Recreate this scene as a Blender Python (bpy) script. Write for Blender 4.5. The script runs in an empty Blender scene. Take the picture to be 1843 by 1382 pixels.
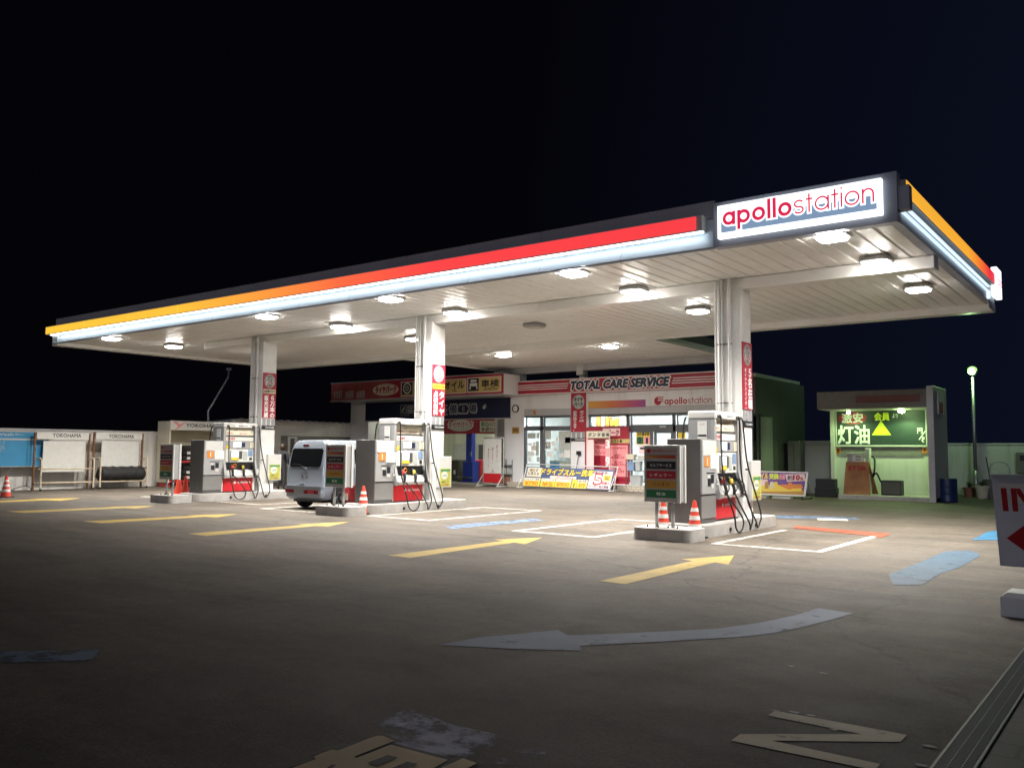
import bpy, bmesh, math, random
from math import sin, cos, pi, radians
from mathutils import Vector, Matrix
random.seed(7)
sc = bpy.context.scene
COL = sc.collection

# ------------------------------------------------------------------ camera
EYE = Vector((0, 0, 1.45)); FPX = 1549.0; CX, CY = 921.5, 691.0
_y, _p, _r = -0.6484, 0.0777, 0.0075
FW = Vector((sin(_y)*cos(_p), cos(_y)*cos(_p), sin(_p)))
_r0 = Vector((cos(_y), -sin(_y), 0)); _u0 = _r0.cross(FW)
RT = _r0*cos(_r) + _u0*sin(_r); UP = -_r0*sin(_r) + _u0*cos(_r)
cam = bpy.data.cameras.new('camera'); co = bpy.data.objects.new('camera', cam); COL.objects.link(co)
cam.sensor_width = 36; cam.lens = 36*FPX/1843; cam.clip_end = 600; cam.clip_start = 0.05
co.matrix_world = Matrix(((RT.x, UP.x, -FW.x, 0), (RT.y, UP.y, -FW.y, 0), (RT.z, UP.z, -FW.z, EYE.z), (0, 0, 0, 1)))
sc.camera = co
def at(px, py, ax, val):                     # where a line of sight meets the plane axis = val
    d = FW + RT*((px-CX)/FPX) - UP*((py-CY)/FPX)
    return EYE + d*((val-EYE[ax])/d[ax])
def PX(px, py, X): return at(px, py, 0, X)
def PY(px, py, Y): return at(px, py, 1, Y)
def PZ(px, py, z=0): return at(px, py, 2, z)

# ------------------------------------------------------------------ night sky, exposure
w = bpy.data.worlds.new('World'); sc.world = w; w.use_nodes = True
nt = w.node_tree; nt.nodes.clear()
out = nt.nodes.new('ShaderNodeOutputWorld'); bg = nt.nodes.new('ShaderNodeBackground')
tc = nt.nodes.new('ShaderNodeTexCoord'); dot = nt.nodes.new('ShaderNodeVectorMath'); dot.operation = 'DOT_PRODUCT'
dot.inputs[1].default_value = (0.75, 0.62, -0.12)
ramp = nt.nodes.new('ShaderNodeValToRGB')
ramp.color_ramp.elements[0].position = 0.0; ramp.color_ramp.elements[0].color = (0.0012, 0.0012, 0.0022, 1)
ramp.color_ramp.elements[1].position = 0.72; ramp.color_ramp.elements[1].color = (0.0040, 0.0060, 0.0158, 1)
nt.links.new(tc.outputs['Generated'], dot.inputs[0]); nt.links.new(dot.outputs['Value'], ramp.inputs['Fac'])
nt.links.new(ramp.outputs['Color'], bg.inputs['Color']); bg.inputs['Strength'].default_value = 1.0
nt.links.new(bg.outputs[0], out.inputs[0])
sc.view_settings.view_transform = 'Standard'; sc.view_settings.look = 'None'
sc.view_settings.exposure = 0.0; sc.view_settings.gamma = 1
sc.cycles.use_denoising = True
sc.cycles.sample_clamp_indirect = 6; sc.cycles.max_bounces = 7; sc.cycles.diffuse_bounces = 4
sc.cycles.glossy_bounces = 3; sc.cycles.transparent_max_bounces = 10; sc.cycles.use_light_tree = True
sc.cycles.caustics_reflective = False; sc.cycles.caustics_refractive = False

sl = bpy.data.lights.new('street_fill', 'SUN'); sl.energy = 0.30; sl.angle = radians(4); sl.color = (0.80, 0.84, 1.0)  # low fill added to lift street-facing fronts, standing in for street lights
so = bpy.data.objects.new('street_fill', sl); COL.objects.link(so); so.rotation_euler = (radians(80), 0, radians(18))

# ------------------------------------------------------------------ materials
def mat(name, col, rough=0.5, var=0.12, scale=4.0, metal=0.0, spec=0.5, bump=0.0, streak=False, dirt=0.0, dirtcol=(0.10, 0.08, 0.06)):
    m = bpy.data.materials.new(name); m.use_nodes = True; t = m.node_tree; b = t.nodes['Principled BSDF']
    b.inputs['Roughness'].default_value = rough; b.inputs['Metallic'].default_value = metal
    b.inputs['Specular IOR Level'].default_value = spec
    tc = t.nodes.new('ShaderNodeTexCoord'); mp = t.nodes.new('ShaderNodeMapping')
    mp.inputs['Scale'].default_value = (scale, scale, scale*(0.12 if streak else 1))
    no = t.nodes.new('ShaderNodeTexNoise'); no.inputs['Scale'].default_value = 1.0; no.inputs['Detail'].default_value = 6
    t.links.new(tc.outputs['Object'], mp.inputs['Vector']); t.links.new(mp.outputs[0], no.inputs['Vector'])
    rm = t.nodes.new('ShaderNodeValToRGB')
    rm.color_ramp.elements[0].position = 0.3; rm.color_ramp.elements[1].position = 0.7
    rm.color_ramp.elements[0].color = tuple(c*(1-var) for c in col) + (1,)
    rm.color_ramp.elements[1].color = tuple(min(1, c*(1+var*0.6)) for c in col) + (1,)
    t.links.new(no.outputs['Fac'], rm.inputs['Fac'])
    last = rm.outputs['Color']
    if dirt > 0:
        n2 = t.nodes.new('ShaderNodeTexNoise'); n2.inputs['Scale'].default_value = 2.3; n2.inputs['Detail'].default_value = 9
        n2.inputs['Roughness'].default_value = 0.7
        t.links.new(mp.outputs[0], n2.inputs['Vector'])
        r2 = t.nodes.new('ShaderNodeMapRange'); r2.inputs['From Min'].default_value = 0.52; r2.inputs['From Max'].default_value = 0.74
        r2.inputs['To Max'].default_value = dirt
        t.links.new(n2.outputs['Fac'], r2.inputs['Value'])
        mx = t.nodes.new('ShaderNodeMixRGB'); mx.inputs['Color2'].default_value = dirtcol + (1,)
        t.links.new(r2.outputs[0], mx.inputs['Fac']); t.links.new(last, mx.inputs['Color1']); last = mx.outputs[0]
    t.links.new(last, b.inputs['Base Color'])
    if bump > 0:
        bp = t.nodes.new('ShaderNodeBump'); bp.inputs['Strength'].default_value = bump; bp.inputs['Distance'].default_value = 0.02
        t.links.new(no.outputs['Fac'], bp.inputs['Height']); t.links.new(bp.outputs[0], b.inputs['Normal'])
    return m
def emit(name, col, strength):
    m = bpy.data.materials.new(name); m.use_nodes = True; t = m.node_tree
    b = t.nodes['Principled BSDF']; b.inputs['Base Color'].default_value = tuple(min(1, c) for c in col) + (1,)
    b.inputs['Emission Color'].default_value = col + (1,); b.inputs['Emission Strength'].default_value = strength
    b.inputs['Roughness'].default_value = 0.4
    return m
def emit_ramp(name, stops, axis, a, b_, strength):          # coloured backlit acrylic, colour changing along it
    m = emit(name, (1, 1, 1), strength); t = m.node_tree; b = t.nodes['Principled BSDF']
    tc = t.nodes.new('ShaderNodeTexCoord'); sp = t.nodes.new('ShaderNodeSeparateXYZ'); mr = t.nodes.new('ShaderNodeMapRange')
    mr.inputs['From Min'].default_value = a; mr.inputs['From Max'].default_value = b_
    rp = t.nodes.new('ShaderNodeValToRGB'); cr = rp.color_ramp
    while len(cr.elements) < len(stops): cr.elements.new(0.5)
    for e, (p, c) in zip(cr.elements, stops): e.position = p; e.color = c + (1,)
    t.links.new(tc.outputs['Object'], sp.inputs[0]); t.links.new(sp.outputs[axis], mr.inputs['Value'])
    t.links.new(mr.outputs[0], rp.inputs['Fac']); t.links.new(rp.outputs[0], b.inputs['Emission Color'])
    t.links.new(rp.outputs[0], b.inputs['Base Color'])
    return m
def ramp_paint(name, stops, axis, a, b_):
    m = emit_ramp(name, stops, axis, a, b_, 0.0); return m
def paint(name, col, wear=0.5, scale=3.0, rough=0.65):       # worn road paint: holes show the asphalt under it
    m = mat(name, col, rough, 0.22, 2.0); t = m.node_tree; b = t.nodes['Principled BSDF']
    o = t.nodes['Material Output']
    tc = t.nodes.new('ShaderNodeTexCoord'); n1 = t.nodes.new('ShaderNodeTexNoise'); n1.inputs['Scale'].default_value = scale
    n1.inputs['Detail'].default_value = 12; n1.inputs['Roughness'].default_value = 0.72
    t.links.new(tc.outputs['Object'], n1.inputs['Vector'])
    mr = t.nodes.new('ShaderNodeMapRange'); mr.inputs['From Min'].default_value = wear-0.05; mr.inputs['From Max'].default_value = wear+0.07
    t.links.new(n1.outputs['Fac'], mr.inputs['Value'])
    tr = t.nodes.new('ShaderNodeBsdfTransparent'); mx = t.nodes.new('ShaderNodeMixShader')
    t.links.new(mr.outputs[0], mx.inputs[0]); t.links.new(tr.outputs[0], mx.inputs[1]); t.links.new(b.outputs[0], mx.inputs[2])
    t.links.new(mx.outputs[0], o.inputs['Surface'])
    return m
def glass(name, tint=(0.9, 0.95, 0.95), refl=0.12):
    m = bpy.data.materials.new(name); m.use_nodes = True; t = m.node_tree; t.nodes.clear()
    o = t.nodes.new('ShaderNodeOutputMaterial'); tr = t.nodes.new('ShaderNodeBsdfTransparent'); gl = t.nodes.new('ShaderNodeBsdfGlossy')
    tr.inputs[0].default_value = tint + (1,); gl.inputs['Roughness'].default_value = 0.02
    mx = t.nodes.new('ShaderNodeMixShader'); mx.inputs[0].default_value = refl
    t.links.new(tr.outputs[0], mx.inputs[1]); t.links.new(gl.outputs[0], mx.inputs[2]); t.links.new(mx.outputs[0], o.inputs[0])
    return m
def asphalt():
    m = bpy.data.materials.new('asphalt'); m.use_nodes = True; t = m.node_tree; b = t.nodes['Principled BSDF']
    tc = t.nodes.new('ShaderNodeTexCoord')
    def noise(s, d, r=0.55, vec=None):
        n = t.nodes.new('ShaderNodeTexNoise'); n.inputs['Scale'].default_value = s; n.inputs['Detail'].default_value = d
        n.inputs['Roughness'].default_value = r; t.links.new(vec or tc.outputs['Object'], n.inputs['Vector']); return n
    mp = t.nodes.new('ShaderNodeMapping'); mp.inputs['Scale'].default_value = (1.1, 0.12, 1); mp.inputs['Rotation'].default_value = (0, 0, 0.12)
    t.links.new(tc.outputs['Object'], mp.inputs[0])
    big, med, fine, lane = noise(0.22, 5), noise(1.6, 8, 0.65), noise(48, 5, 0.7), noise(1.0, 5, 0.6, mp.outputs[0])
    r = t.nodes.new('ShaderNodeValToRGB'); r.color_ramp.elements[0].position = 0.3; r.color_ramp.elements[1].position = 0.72
    r.color_ramp.elements[0].color = (0.074, 0.061, 0.049, 1); r.color_ramp.elements[1].color = (0.178, 0.149, 0.117, 1)
    a1 = t.nodes.new('ShaderNodeMath'); a1.operation = 'MULTIPLY_ADD'; a1.inputs[1].default_value = 0.4
    a2 = t.nodes.new('ShaderNodeMath'); a2.operation = 'MULTIPLY_ADD'; a2.inputs[1].default_value = 0.3
    a3 = t.nodes.new('ShaderNodeMath'); a3.operation = 'MULTIPLY'; a3.inputs[1].default_value = 0.3
    t.links.new(lane.outputs['Fac'], a3.inputs[0]); t.links.new(med.outputs['Fac'], a2.inputs[0]); t.links.new(a3.outputs[0], a2.inputs[2])
    t.links.new(big.outputs['Fac'], a1.inputs[0]); t.links.new(a2.outputs[0], a1.inputs[2])
    t.links.new(a1.outputs[0], r.inputs['Fac'])
    # oil spots and patches
    ms = noise(0.9, 10, 0.75); mr = t.nodes.new('ShaderNodeMapRange'); mr.inputs['From Min'].default_value = 0.60; mr.inputs['From Max'].default_value = 0.72
    mr.inputs['To Max'].default_value = 0.55; t.links.new(ms.outputs['Fac'], mr.inputs['Value'])
    mx = t.nodes.new('ShaderNodeMixRGB'); mx.inputs['Color2'].default_value = (0.055, 0.048, 0.044, 1)
    t.links.new(mr.outputs[0], mx.inputs['Fac']); t.links.new(r.outputs[0], mx.inputs['Color1'])
    # coarse wear between the lanes, fine cracks and faded tyre tracks
    ws = noise(6.5, 12, 0.78); wr = t.nodes.new('ShaderNodeMapRange'); wr.inputs['From Min'].default_value = 0.30; wr.inputs['From Max'].default_value = 0.70
    wr.inputs['To Min'].default_value = 0.62; wr.inputs['To Max'].default_value = 1.30; t.links.new(ws.outputs['Fac'], wr.inputs['Value'])
    wm = t.nodes.new('ShaderNodeMixRGB'); wm.blend_type = 'MULTIPLY'; wm.inputs['Fac'].default_value = 1.0
    t.links.new(mx.outputs[0], wm.inputs['Color1']); t.links.new(wr.outputs[0], wm.inputs['Color2'])
    m2 = t.nodes.new('ShaderNodeMapping'); m2.inputs['Scale'].default_value = (0.35, 1.5, 1); m2.inputs['Rotation'].default_value = (0, 0, 0.75); t.links.new(tc.outputs['Object'], m2.inputs[0])
    ts = noise(1.3, 6, 0.6, m2.outputs[0]); tr_ = t.nodes.new('ShaderNodeMapRange'); tr_.inputs['From Min'].default_value = 0.35; tr_.inputs['From Max'].default_value = 0.65
    tr_.inputs['To Min'].default_value = 0.72; tr_.inputs['To Max'].default_value = 1.18; t.links.new(ts.outputs['Fac'], tr_.inputs['Value'])
    tm = t.nodes.new('ShaderNodeMixRGB'); tm.blend_type = 'MULTIPLY'; tm.inputs['Fac'].default_value = 1.0
    t.links.new(wm.outputs[0], tm.inputs['Color1']); t.links.new(tr_.outputs[0], tm.inputs['Color2'])
    vo = t.nodes.new('ShaderNodeTexVoronoi'); vo.feature = 'DISTANCE_TO_EDGE'; vo.inputs['Scale'].default_value = 0.16
    wv = t.nodes.new('ShaderNodeMixRGB'); wv.inputs['Fac'].default_value = 0.12; t.links.new(tc.outputs['Object'], wv.inputs['Color1']); t.links.new(noise(0.9, 8, 0.7).outputs['Color'], wv.inputs['Color2'])
    wv.blend_type = 'ADD'; wv.inputs['Fac'].default_value = 1.0; t.links.new(wv.outputs[0], vo.inputs['Vector'])
    cr = t.nodes.new('ShaderNodeMapRange'); cr.inputs['From Min'].default_value = 0.0; cr.inputs['From Max'].default_value = 0.0045; cr.inputs['To Min'].default_value = 0.45; cr.inputs['To Max'].default_value = 1.0
    t.links.new(vo.outputs['Distance'], cr.inputs['Value']); cm = t.nodes.new('ShaderNodeMixRGB'); cm.blend_type = 'MULTIPLY'; cm.inputs['Fac'].default_value = 1.0
    t.links.new(tm.outputs[0], cm.inputs['Color1']); t.links.new(cr.outputs[0], cm.inputs['Color2']); mx = cm
    # aggregate
    fr = t.nodes.new('ShaderNodeMapRange'); fr.inputs['From Min'].default_value = 0.33; fr.inputs['From Max'].default_value = 0.67; t.links.new(fine.outputs['Fac'], fr.inputs['Value'])
    mf = t.nodes.new('ShaderNodeMixRGB'); mf.blend_type = 'OVERLAY'; mf.inputs['Fac'].default_value = 0.42
    t.links.new(mx.outputs[0], mf.inputs['Color1']); t.links.new(fr.outputs[0], mf.inputs['Color2'])
    t.links.new(mf.outputs[0], b.inputs['Base Color'])
    rr = t.nodes.new('ShaderNodeMapRange'); rr.inputs['To Min'].default_value = 0.55; rr.inputs['To Max'].default_value = 0.85
    t.links.new(med.outputs['Fac'], rr.inputs['Value']); t.links.new(rr.outputs[0], b.inputs['Roughness'])
    bp = t.nodes.new('ShaderNodeBump'); bp.inputs['Strength'].default_value = 0.35; bp.inputs['Distance'].default_value = 0.01
    t.links.new(fine.outputs['Fac'], bp.inputs['Height']); t.links.new(bp.outputs[0], b.inputs['Normal'])
    b.inputs['Specular IOR Level'].default_value = 0.35
    return m
def tiled(name, c1, c2, cm, sx, sz, mortar=0.02):
    m = mat(name, c1, 0.6); t = m.node_tree; b = t.nodes['Principled BSDF']
    tc = t.nodes.new('ShaderNodeTexCoord'); br = t.nodes.new('ShaderNodeTexBrick'); br.offset = 0.5
    br.inputs['Color1'].default_value = c1+(1,); br.inputs['Color2'].default_value = c2+(1,); br.inputs['Mortar'].default_value = cm+(1,)
    br.inputs['Scale'].default_value = 1; br.inputs['Brick Width'].default_value = sx; br.inputs['Row Height'].default_value = sz
    br.inputs['Mortar Size'].default_value = mortar
    cx = t.nodes.new('ShaderNodeCombineXYZ'); sp = t.nodes.new('ShaderNodeSeparateXYZ'); ad = t.nodes.new('ShaderNodeMath')
    t.links.new(tc.outputs['Object'], sp.inputs[0]); t.links.new(sp.outputs[1], ad.inputs[0]); t.links.new(sp.outputs[2], ad.inputs[1])
    t.links.new(sp.outputs[0], cx.inputs[0]); t.links.new(ad.outputs[0], cx.inputs[1])
    t.links.new(cx.outputs[0], br.inputs['Vector']); t.links.new(br.outputs['Color'], b.inputs['Base Color'])
    return m

M = {}
M['asphalt'] = asphalt()
M['white'] = mat('white_enamel', (0.60, 0.595, 0.575), 0.32, 0.05, 1.5, dirt=0.15)
M['column'] = mat('column_paint', (0.72, 0.715, 0.70), 0.32, 0.05, 1.5, dirt=0.2)
M['ceiling'] = mat('ceiling_sheet', (0.83, 0.815, 0.785), 0.32, 0.04, 1.6, dirt=0.20)
M['beam'] = mat('beam_paint', (0.82, 0.81, 0.78), 0.28, 0.06, 0.8, dirt=0.15)
M['wall'] = mat('painted_wall', (0.74, 0.72, 0.68), 0.75, 0.10, 1.2, streak=True, dirt=0.45)
M['wallgrey'] = mat('grey_render', (0.11, 0.11, 0.11), 0.85, 0.14, 1.0, streak=True, dirt=0.5)
M['wallgreen'] = mat('painted_block_wall', (0.56, 0.57, 0.53), 0.8, 0.12, 1.0, streak=True, dirt=0.5)
M['kwall'] = mat('stand_wall', (0.60, 0.61, 0.56), 0.6, 0.08, 1.0, streak=True, dirt=0.3)
M['bldwhite'] = mat('building_panel', (0.76, 0.75, 0.76), 0.5, 0.06, 0.8, streak=True, dirt=0.3)
M['bldgrey'] = mat('building_panel_grey', (0.48, 0.48, 0.50), 0.5, 0.07, 0.8, streak=True, dirt=0.25)
M['greenwall'] = mat('workshop_wall', (0.55, 0.58, 0.46), 0.7, 0.1, 1.0, streak=True, dirt=0.3)
M['grey'] = mat('grey_metal', (0.30, 0.30, 0.31), 0.42, 0.06, 3)
M['midgrey'] = mat('mid_grey_metal', (0.20, 0.195, 0.19), 0.45, 0.08, 3)
M['lightgrey'] = mat('light_grey_metal', (0.35, 0.35, 0.35), 0.38, 0.05, 3)
M['darkgrey'] = mat('dark_grey_metal', (0.085, 0.08, 0.08), 0.45, 0.1, 3)
M['fasciagrey'] = mat('fascia_grey', (0.30, 0.31, 0.37), 0.45, 0.08, 1)
M['fasciadark'] = mat('fascia_dark', (0.38, 0.37, 0.40), 0.5, 0.1, 1)
M['fasciawhite'] = mat('fascia_white', (0.60, 0.66, 0.72), 0.4, 0.06, 1)
M['frame'] = mat('window_frame_grey', (0.10, 0.105, 0.115), 0.4, 0.06, 2)
M['black'] = mat('black_rubber', (0.012, 0.012, 0.013), 0.45, 0.2, 6)
M['tyre'] = mat('tyre_rubber', (0.016, 0.016, 0.017), 0.7, 0.25, 8)
M['concrete'] = mat('kerb_concrete', (0.44, 0.42, 0.40), 0.7, 0.14, 5, bump=0.2, dirt=0.35)
M['darkconcrete'] = mat('dark_concrete', (0.20, 0.19, 0.18), 0.8, 0.16, 5, bump=0.3, dirt=0.4)
M['red'] = mat('red_paint', (0.55, 0.035, 0.045), 0.42, 0.08, 3)
M['redpanel'] = mat('red_panel', (0.55, 0.020, 0.028), 0.35, 0.05, 3)
M['signred'] = mat('sign_red', (0.36, 0.016, 0.038), 0.5, 0.08, 2)
M['fadedred'] = mat('faded_red', (0.36, 0.075, 0.075), 0.6, 0.2, 1.2, streak=True, dirt=0.3, dirtcol=(0.35, 0.25, 0.22))
M['cone'] = mat('cone_red', (0.75, 0.06, 0.03), 0.5, 0.1, 5, dirt=0.15)
M['reflect'] = mat('reflective_white', (0.75, 0.73, 0.70), 0.4, 0.06, 6)
M['textwhite'] = mat('white_print', (0.80, 0.80, 0.80), 0.5, 0.03, 2)
M['textdark'] = mat('dark_print', (0.012, 0.012, 0.02), 0.5, 0.05, 2)
M['textred'] = mat('red_print', (0.40, 0.012, 0.03), 0.5, 0.05, 2)
M['textnavy'] = mat('navy_print', (0.015, 0.02, 0.06), 0.5, 0.05, 2)
M['textgreen'] = mat('green_print', (0.05, 0.25, 0.10), 0.5, 0.05, 2)
M['yellow'] = mat('yellow_print', (0.80, 0.58, 0.05), 0.5, 0.05, 2)
M['lime'] = mat('lime_print', (0.70, 0.80, 0.04), 0.5, 0.04, 2)
M['tan'] = mat('tan_print', (0.62, 0.46, 0.18), 0.55, 0.06, 2)
M['cream'] = mat('cream_print', (0.70, 0.64, 0.50), 0.55, 0.06, 2)
M['orange'] = mat('orange_print', (0.72, 0.22, 0.03), 0.5, 0.05, 2)
M['ochre'] = mat('ochre_print', (0.45, 0.24, 0.04), 0.5, 0.06, 2)
M['green'] = mat('green_panel', (0.015, 0.14, 0.06), 0.5, 0.06, 2)
M['blackpanel'] = mat('black_panel', (0.014, 0.015, 0.02), 0.45, 0.1, 2)
M['pink'] = mat('pink_print', (0.82, 0.30, 0.32), 0.55, 0.07, 2)
M['palepink'] = mat('pale_pink_print', (0.82, 0.60, 0.60), 0.55, 0.05, 2)
M['paper'] = mat('paper', (0.72, 0.72, 0.68), 0.7, 0.06, 6)
M['greypaper'] = mat('grey_paper', (0.42, 0.44, 0.41), 0.7, 0.08, 6)
M['navy'] = mat('navy_board', (0.006, 0.010, 0.045), 0.4, 0.1, 1)
M['navypanel'] = mat('navy_banner', (0.06, 0.09, 0.20), 0.5, 0.25, 3)
M['purple'] = mat('purple_print', (0.16, 0.06, 0.30), 0.5, 0.2, 3)
M['posterlime'] = mat('poster_lime', (0.50, 0.50, 0.10), 0.5, 0.2, 8)
M['bluesign'] = mat('blue_sign', (0.05, 0.30, 0.55), 0.5, 0.06, 2)
M['liftblue'] = mat('lift_blue', (0.02, 0.05, 0.35), 0.4, 0.1, 3, dirt=0.2)
M['barrelblue'] = mat('barrel_blue', (0.015, 0.035, 0.12), 0.4, 0.12, 4)
M['plasticblue'] = mat('crate_blue', (0.22, 0.32, 0.50), 0.5, 0.1, 4)
M['plasticgrey'] = mat('bucket_grey', (0.42, 0.44, 0.44), 0.5, 0.1, 4)
M['binolive'] = mat('bin_olive', (0.045, 0.05, 0.035), 0.5, 0.15, 4)
M['rust'] = mat('rusty_paint', (0.68, 0.58, 0.42), 0.7, 0.15, 7, dirt=0.95, dirtcol=(0.16, 0.055, 0.02), bump=0.3)
M['rustdark'] = mat('rusty_dark', (0.20, 0.09, 0.04), 0.8, 0.4, 9, dirt=0.6, dirtcol=(0.05, 0.03, 0.02), bump=0.4)
M['van'] = mat('van_silver', (0.32, 0.36, 0.42), 0.22, 0.03, 1.5, metal=0.35)
M['vanglass'] = mat('dark_glass', (0.008, 0.009, 0.010), 0.06, 0.05, 1, spec=0.7)
M['taillight'] = mat('tail_light', (0.20, 0.012, 0.018), 0.15, 0.1, 8)
M['chrome'] = mat('bright_metal', (0.62, 0.62, 0.62), 0.22, 0.04, 3, metal=0.9)
M['steel'] = mat('galvanised_steel', (0.42, 0.42, 0.42), 0.42, 0.12, 6, metal=0.7)
M['skin'] = mat('skin', (0.45, 0.26, 0.18), 0.55, 0.05, 6)
M['hair'] = mat('hair', (0.05, 0.026, 0.015), 0.5, 0.3, 30)
M['cloth'] = mat('dark_cloth', (0.025, 0.025, 0.032), 0.9, 0.25, 14)
M['shutter'] = mat('shutter_steel', (0.33, 0.31, 0.29), 0.5, 0.1, 1.5, dirt=0.25)
M['tile'] = tiled('plinth_tile', (0.55, 0.48, 0.38), (0.50, 0.44, 0.35), (0.25, 0.22, 0.19), 0.2, 0.1, 0.012)
M['brickpath'] = tiled('brick_path', (0.055, 0.045, 0.042), (0.045, 0.038, 0.036), (0.02, 0.018, 0.017), 0.42, 0.22, 0.012)
M['board'] = mat('black_green_board', (0.022, 0.045, 0.038), 0.5, 0.25, 1.5, dirt=0.3, dirtcol=(0.06, 0.08, 0.07))
M['terracotta'] = mat('terracotta', (0.30, 0.13, 0.08), 0.8, 0.15, 5)
M['plant'] = mat('leaf', (0.04, 0.08, 0.03), 0.6, 0.3, 8)
def acrylic(name, col):
    m = bpy.data.materials.new(name); m.use_nodes = True; t = m.node_tree; b = t.nodes['Principled BSDF']; o = t.nodes['Material Output']
    b.inputs['Base Color'].default_value = col + (1,); b.inputs['Roughness'].default_value = 0.3
    tl = t.nodes.new('ShaderNodeBsdfTranslucent'); tl.inputs[0].default_value = col + (1,); no = t.nodes.new('ShaderNodeTexNoise'); no.inputs['Scale'].default_value = 3
    mr = t.nodes.new('ShaderNodeMapRange'); mr.inputs['To Min'].default_value = .35; mr.inputs['To Max'].default_value = .6; t.links.new(no.outputs['Fac'], mr.inputs['Value'])
    mx = t.nodes.new('ShaderNodeMixShader'); t.links.new(mr.outputs[0], mx.inputs[0]); t.links.new(b.outputs[0], mx.inputs[1]); t.links.new(tl.outputs[0], mx.inputs[2]); t.links.new(mx.outputs[0], o.inputs['Surface']); return m
M['acrylic'] = acrylic('grey_acrylic', (0.50, 0.50, 0.55)); M['acrylic_light'] = acrylic('light_acrylic', (0.85, 0.80, 0.72)); M['acrylic_red'] = acrylic('red_acrylic', (0.60, 0.03, 0.035))
M['glass'] = glass('clear_glass')
M['dullglass'] = glass('dull_glass', (0.45, 0.5, 0.55), 0.25)
M['p_yellow'] = paint('paint_yellow', (0.52, 0.36, 0.075), 0.34, 5)
M['p_cream'] = paint('paint_cream', (0.80, 0.68, 0.49), 0.34, 7.0)
M['p_white'] = paint('paint_white', (0.62, 0.60, 0.55), 0.41, 6)
M['p_blue'] = paint('paint_blue', (0.042, 0.092, 0.150), 0.36, 5)
M['p_palelav'] = paint('paint_grey_blue', (0.19, 0.245, 0.36), 0.36, 5)
M['p_ghost'] = paint('paint_worn_blue', (0.12, 0.19, 0.30), 0.44, 5)
M['p_worn'] = paint('paint_flaked', (0.58, 0.60, 0.74), 0.52, 2.2)
M['p_cyan'] = paint('paint_bright_blue', (0.03, 0.15, 0.28), 0.36, 4)
M['p_gold'] = paint('paint_gold', (0.78, 0.60, 0.34), 0.32, 5)
M['p_dark'] = paint('paint_black', (0.02, 0.017, 0.015), 0.2, 5)
M['oldboard'] = mat('rusty_board', (0.34, 0.14, 0.06), 0.7, 0.35, 2.5, dirt=0.6, dirtcol=(0.22, 0.20, 0.05))
M['p_red'] = paint('paint_red', (0.36, 0.075, 0.035), 0.38, 3)
WARM, COOL = (1.0, 0.96, 0.895), (0.97, 0.95, 1.0)
M['lampbright'] = emit('lamp_diffuser_new', WARM, 120)
M['lamp'] = emit('lamp_diffuser', WARM, 72)
M['lampoff'] = mat('lamp_off', (0.55, 0.53, 0.48), 0.4)
M['led'] = emit('led_white', (0.80, 0.93, 1.0), 8.0)
M['ledside'] = emit('led_side', (0.72, 0.90, 1.0), 1.05)
M['signwhite'] = emit('sign_white', (0.92, 0.98, 1.0), 1.5)
M['signblue'] = emit('sign_grey_blue', (0.20, 0.29, 0.42), 1.0)
M['signletter'] = emit('sign_letter', (0.66, 0.02, 0.075), 1.0)
M['screen'] = emit('screen_light', (0.72, 0.92, 1.0), 1.1)
M['tube'] = emit('fluorescent', (0.90, 0.97, 1.0), 85)
M['tubework'] = emit('workshop_tube', (0.96, 1.0, 0.86), 85)
M['greenlamp'] = emit('green_lamp', (0.68, 1.0, 0.40), 120)
M['postlamp'] = emit('mercury_lamp', (0.42, 1.0, 0.22), 1.2); M['postlamp'].node_tree.nodes['Principled BSDF'].inputs['Base Color'].default_value = (0.03, 0.06, 0.03, 1)

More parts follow.
